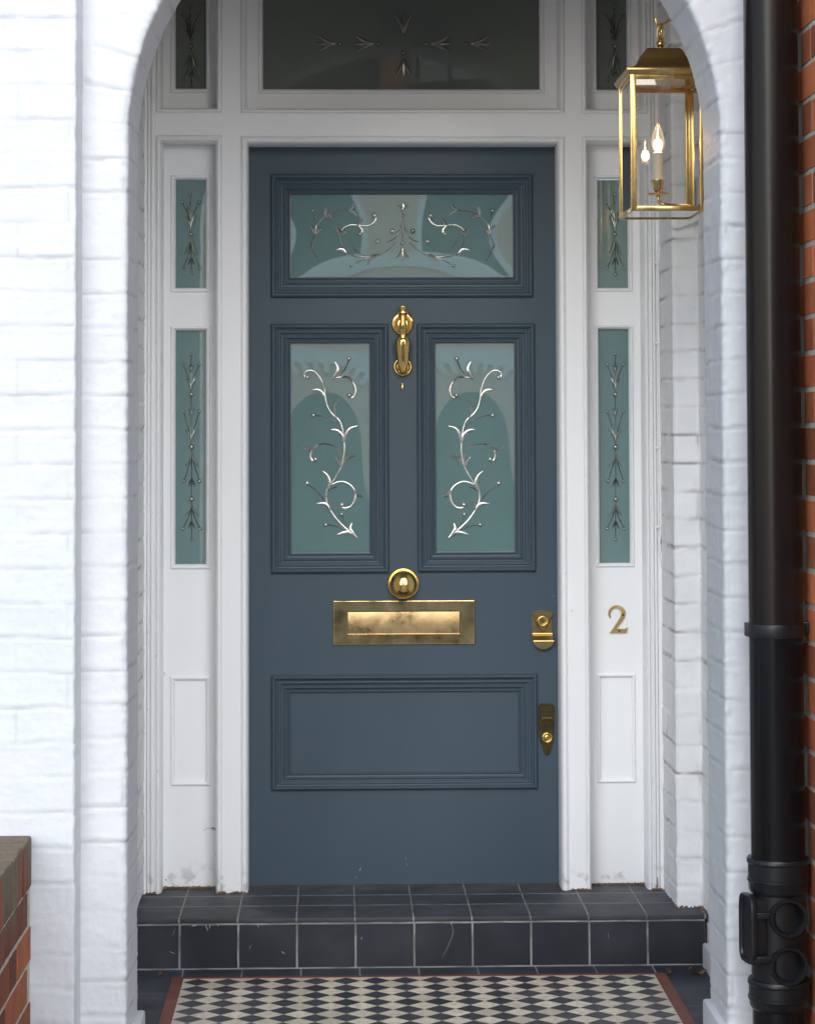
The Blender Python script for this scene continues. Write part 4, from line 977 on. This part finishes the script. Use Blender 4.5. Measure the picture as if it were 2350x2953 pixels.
box(bm, pxm+PR-.004, pxm+PR+.09, YP-.012, YP+.012, zq(1826), zq(1792), .003)
box(bm, pxm-PR-.006, pxm-PR+.004, YP+.006, YP+.03, zq(1836), zq(1797), .002)
obj('pipe_bracket', bm, 'black_plastic', pipe, 40)

# ------------------------------------------------------------------ red brick walls
def brick_wall_mesh(face_x, y_far, y_near, z0, z1, sign, palette, seed, course=COURSE, first=0.0, thick=.012):
    """Single bricks laid on a wall face at x = face_x; sign is the way the face looks."""
    rnd = random.Random(seed); bm = bmesh.new(); lay = bm.loops.layers.color.new('tint')
    z = z1-first; k = 0
    while z > z0:
        h = course-.012; y = y_far-(0 if k % 2 else .056)
        j = k
        while y > y_near:
            ln = .215 if (j % 2) else .1025
            a, b_ = max(y-ln, y_near), min(y, y_far)
            if b_-a > .012:
                n0 = set(bm.faces); d = rnd.uniform(-.0015, .0015)
                x0, x1 = sorted((face_x+sign*(.0010+d*.4), face_x-sign*thick))
                box(bm, x0, x1, a+.0005, b_-.0005, z-h+rnd.uniform(-.001, .001), z+rnd.uniform(-.001, .001), .0012)
                c = rnd.choice(palette); v = rnd.uniform(.8, 1.2)
                for f in set(bm.faces)-n0:
                    for l in f.loops: l[lay] = (c[0]*v, c[1]*v, c[2]*v, 1)
            y -= ln+.010; j += 1
        z -= course; k += 1
    return bm
PAL = [(.74, .43, .27), (.70, .39, .24), (.78, .47, .30), (.62, .34, .22), (.72, .41, .25)]
XN = X(2314, -1.50); nb = thing('red_brick_wall', 'red brick wall of the neighbouring bay right of the drainpipe', 'wall', (XN, -2, Z_FLOOR))
obj('brickwork', brick_wall_mesh(XN, -1.485, -2.35, -.4, 3.8, -1, PAL, 3, .0805), 'red_brick', nb)
bm = bmesh.new(); box(bm, XN+.0012, XN+.3, -2.35, -1.483, -.4, 3.8); obj('mortar_body', bm, 'mortar', nb)
XW = X(92, Y_WALL); ZW = Z(2407, Y_WALL, 90)
gw = thing('garden_wall', 'low weathered red brick garden wall butting against the white wall', 'wall', (XW, -2.2, Z_FLOOR))
PAL2 = [(.56, .32, .19), (.52, .28, .17), (.60, .35, .21), (.46, .24, .15), (.54, .30, .18)]
CW = .082
obj('brickwork', brick_wall_mesh(XW, Y_WALL-.006, -3.4, -.4, ZW-.118, 1, PAL2, 5, CW), 'red_brick', gw)
bm = bmesh.new(); box(bm, XW-.22, XW-.0012, -3.4, Y_WALL-.006, -.4, ZW-.012); obj('mortar_body', bm, 'mortar', gw)
rnd = random.Random(9); bm = bmesh.new(); lay = bm.loops.layers.color.new('tint'); y = Y_WALL-.006
while y > -3.4:
    n0 = set(bm.faces); d = rnd.uniform(-.002, .002)
    box(bm, XW-.215, XW+.003+d, y-.066, y, ZW-.112, ZW+rnd.uniform(-.003, .002), .006)
    c = rnd.choice(PAL2); v = rnd.uniform(.7, 1.1)
    for f in set(bm.faces)-n0:
        for l in f.loops: l[lay] = (c[0]*v, c[1]*v, c[2]*v, 1)
    y -= .072
obj('coping', bm, 'red_brick', gw)
# mossy staining on the top of the coping: colour depends on the brick face looking up and on weathering streaks
n_, nn, ll, pb = nodes_of(M['red_brick'])
mw = M['red_brick'].copy(); mw.name = 'red_brick_mossy'; M['red_brick_mossy'] = mw
n_, nn, ll, pb = nodes_of(mw)
src = pb.inputs['Base Color'].links[0].from_socket
tcn = nn.new('ShaderNodeTexCoord'); mp = nn.new('ShaderNodeMapping'); mp.inputs['Scale'].default_value = (1, 1, .12); ll.new(tcn.outputs['Object'], mp.inputs['Vector'])
stx = noise_node(n_, mp.outputs[0], 28, 6)
sep = nn.new('ShaderNodeSeparateXYZ'); ll.new(tcn.outputs['Object'], sep.inputs[0])
hz_ = smooth(n_, math_node(n_, 'ADD', sep.outputs[2], math_node(n_, 'MULTIPLY', math_node(n_, 'SUBTRACT', stx, .5), .55)), ZW-.17, ZW-.0)
amt = math_node(n_, 'MAXIMUM', math_node(n_, 'MULTIPLY', hz_, smooth(n_, stx, .30, .52)), math_node(n_, 'MULTIPLY', smooth(n_, sep.outputs[2], ZW-.012, ZW-.006), math_node(n_, 'ADD', .45, math_node(n_, 'MULTIPLY', smooth(n_, noise_node(n_, tcn.outputs['Object'], 22, 6), .36, .58), .55))))
mo = mix_col(n_, noise_node(n_, tcn.outputs['Object'], 50, 5), (.10, .085, .050), (.24, .20, .145))
ll.new(mix_col(n_, math_node(n_, 'MULTIPLY', amt, .9), src, mo), pb.inputs['Base Color'])
for o in gw.children:
    if o.name.startswith(('coping', 'brickwork')): o.data.materials[0] = mw

# ------------------------------------------------------------------ fallen leaves
def leaf_obj(px, py, L, rot, label, z=Z_FLOOR):
    c = PZ(px, py, z); bm = bmesh.new(); N = 10; rows = []
    for i in range(N+1):
        t = i/N; wv = L*.26*math.sin(math.pi*t**.8)*(1+.25*math.sin(t*26))
        rows.append([bm.verts.new((L*(t-.5), s*wv, .004+.006*abs(s)*math.sin(t*5+1)+.004*math.sin(t*9))) for s in (-1, 0, 1)])
    for a, b_ in zip(rows, rows[1:]):
        for k_ in range(2): bm.faces.new((a[k_], a[k_+1], b_[k_+1], b_[k_]))
    bmesh.ops.transform(bm, matrix=Matrix.Translation(c+Vector((0, 0, .005))) @ Matrix.Rotation(rot, 4, 'Z'), verts=bm.verts)
    tag(obj('fallen_leaf', bm, 'leaf_brown', None, True), label, 'leaf', 'fallen leaves on the porch tiles')
leaf_obj(2012, 2811, .052, .2, 'curled brown leaf by the right wall beside the step')
leaf_obj(1930, 2812, .02, 1.0, 'tiny brown leaf at the right corner of the red tile border')
leaf_obj(464, 2818, .022, 2.3, 'small dark leaf on the tiles left of the red border')

# ------------------------------------------------------------------ the house across the street, seen only in the door glass
YO = -19.0
def mir(px, py, yg=YG, tilt=0.0):
    g = PY(px, py, yg); d = (g-CAM).normalized(); nn_ = Vector((0, -math.cos(tilt), math.sin(tilt))); d = d-2*d.dot(nn_)*nn_; return g+d*((YO-g.y)/d.y)
oh = thing('opposite_house', 'red brick house across the street with white dressed arched windows', 'house', (0, YO, -.3))
bm = bmesh.new()
zsplit = 2.55
quad(bm, (-5, YO-.4, -.3), (5, YO-.4, -.3), (5, YO-.4, 4.72), (-5, YO-.4, 4.72)); obj('dark_interior', bm, 'far_dark', oh)
arches = []
for cxp, pa, pb_ in ((780+430/2.913, 505, 0), (1160+575/2.913, 585, 0)):
    t = mir(cxp, 920+pa/2.913); arches.append((t.x, t.z))
RO = .72
cent = [(x_, (arches[0][1]+arches[1][1])/2-RO) for x_, z_ in arches]
cent = sorted(cent)
def arch_wall(bm, xa, xb, c, z0, z1, r, y):
    N = 32; pts = [(c[0]+r*math.cos(math.pi*(1-k/N)), c[1]+r*math.sin(math.pi*(1-k/N))) for k in range(N+1)]
    quad(bm, (xa, y, z0), (c[0]-r, y, z0), (c[0]-r, y, z1), (xa, y, z1)); quad(bm, (c[0]+r, y, z0), (xb, y, z0), (xb, y, z1), (c[0]+r, y, z1))
    for (a, b_), (c_, d) in zip(pts, pts[1:]):
        quad(bm, (a, y, b_), (c_, y, d), (c_, y, z1), (a, y, z1)); quad(bm, (a, y, b_), (c_, y, d), (c_, y-.3, d), (a, y-.3, b_))
bm = bmesh.new(); mid = (cent[0][0]+cent[1][0])/2
arch_wall(bm, -5, mid, cent[0], -.3, zsplit, RO, YO); arch_wall(bm, mid, 5, cent[1], -.3, zsplit, RO, YO)
obj('wall', bm, 'far_pink', oh)
bm = bmesh.new()
for c in cent:
    N = 40; r0, r1 = RO+.33, RO+.48
    for k in range(N):
        a0, a1 = math.pi*k/N, math.pi*(k+1)/N; rr = r0-.10 if k % 2 else r0
        P4 = [(c[0]+r*math.cos(a), c[1]+r*math.sin(a)) for r, a in ((rr, a0), (r1, a0), (r1, a1), (rr, a1))]
        if all((p[0] < mid) == (c[0] < mid) for p in P4): ngon_prism(bm, P4, YO+.06, YO)
obj('dentil_arch', bm, 'far_white', oh)
bm = bmesh.new()
box(bm, -5, 5, YO-.02, YO+.10, zsplit-.12, zsplit+.22); obj('string_course', bm, 'far_white', oh)
t0, t1 = mir(780+550/2.2, 680), mir(780+950/2.2, 680); xs_ = sorted((t0.x, t1.x))
bm = bmesh.new(); box(bm, xs_[0], xs_[1], YO-.2, YO+.04, zsplit+.2, 4.75)
e0, e1 = sorted((mir(780+100/2.2, 680).x, mir(780+1440/2.2, 680).x))
box(bm, -5, e0-.25, YO-.2, YO, zsplit+.2, 4.75); box(bm, e1+.25, 5, YO-.2, YO, zsplit+.2, 4.75)
obj('upper_wall', bm, 'far_pink', oh)
for s in (0, 1):
    bm = bmesh.new()
    a, b_ = (xs_[1], e1+.25) if s else (e0-.25, xs_[0])
    for q0, q1 in ((a, a+.09), (b_-.09, b_)): box(bm, q0, q1, YO-.1, YO+.02, zsplit+.2, 4.75)
    box(bm, a+.09, b_-.09, YO-.1, YO+.02, 4.6, 4.75); box(bm, a+.09, b_-.09, YO-.1, YO+.01, zsplit+.2, zsplit+.3)
    obj('window_frame', bm, 'far_white', oh)
c0 = mir(860+680/2.86, 250, Y_GL, FAN_TILT); c1 = mir(860+895/2.86, 250, Y_GL, FAN_TILT); xa_, xb_ = sorted((c0.x, c1.x)); zlo = mir(1163, 257, Y_GL, FAN_TILT).z; print('roofline', xa_, xb_, zlo)
bm = bmesh.new(); box(bm, xa_, xb_, YO-.6, YO+.05, 4.75, zlo+.9); obj('chimney', bm, 'far_red', oh)
bm = bmesh.new(); ngon_prism(bm, [(-2.6, 4.74), (2.9, 4.74), (2.9, zlo+1.2), (1.2, zlo+3.2), (-1.2, zlo+3.2), (-2.6, zlo+1.6)], YO-.7, YO-1.9); obj('roof', bm, 'far_slate', oh)  # slate roof, raised and widened to hide the sky from the fanlight
bm = bmesh.new(); ngon_prism(bm, [(xb_+.05, zlo+.16), (xb_+1.75, zlo+.30), (xb_+1.0, zlo+.72), (xb_+.05, zlo+.92)], YO-.6, YO-.65); obj('sky_patch_panel', bm, 'far_white', oh)  # added white panel standing in for bright sky beside the chimney
bm = bmesh.new()
for q_ in range(5): box(bm, xb_+.12+q_*.36, xb_+.16+q_*.36, YO-.5, YO-.46, zlo+.0, zlo+.9)
box(bm, xb_+.12, xb_+1.6, YO-.5, YO-.46, zlo+.05, zlo+.10); obj('roof_railing', bm, 'far_dark', oh)
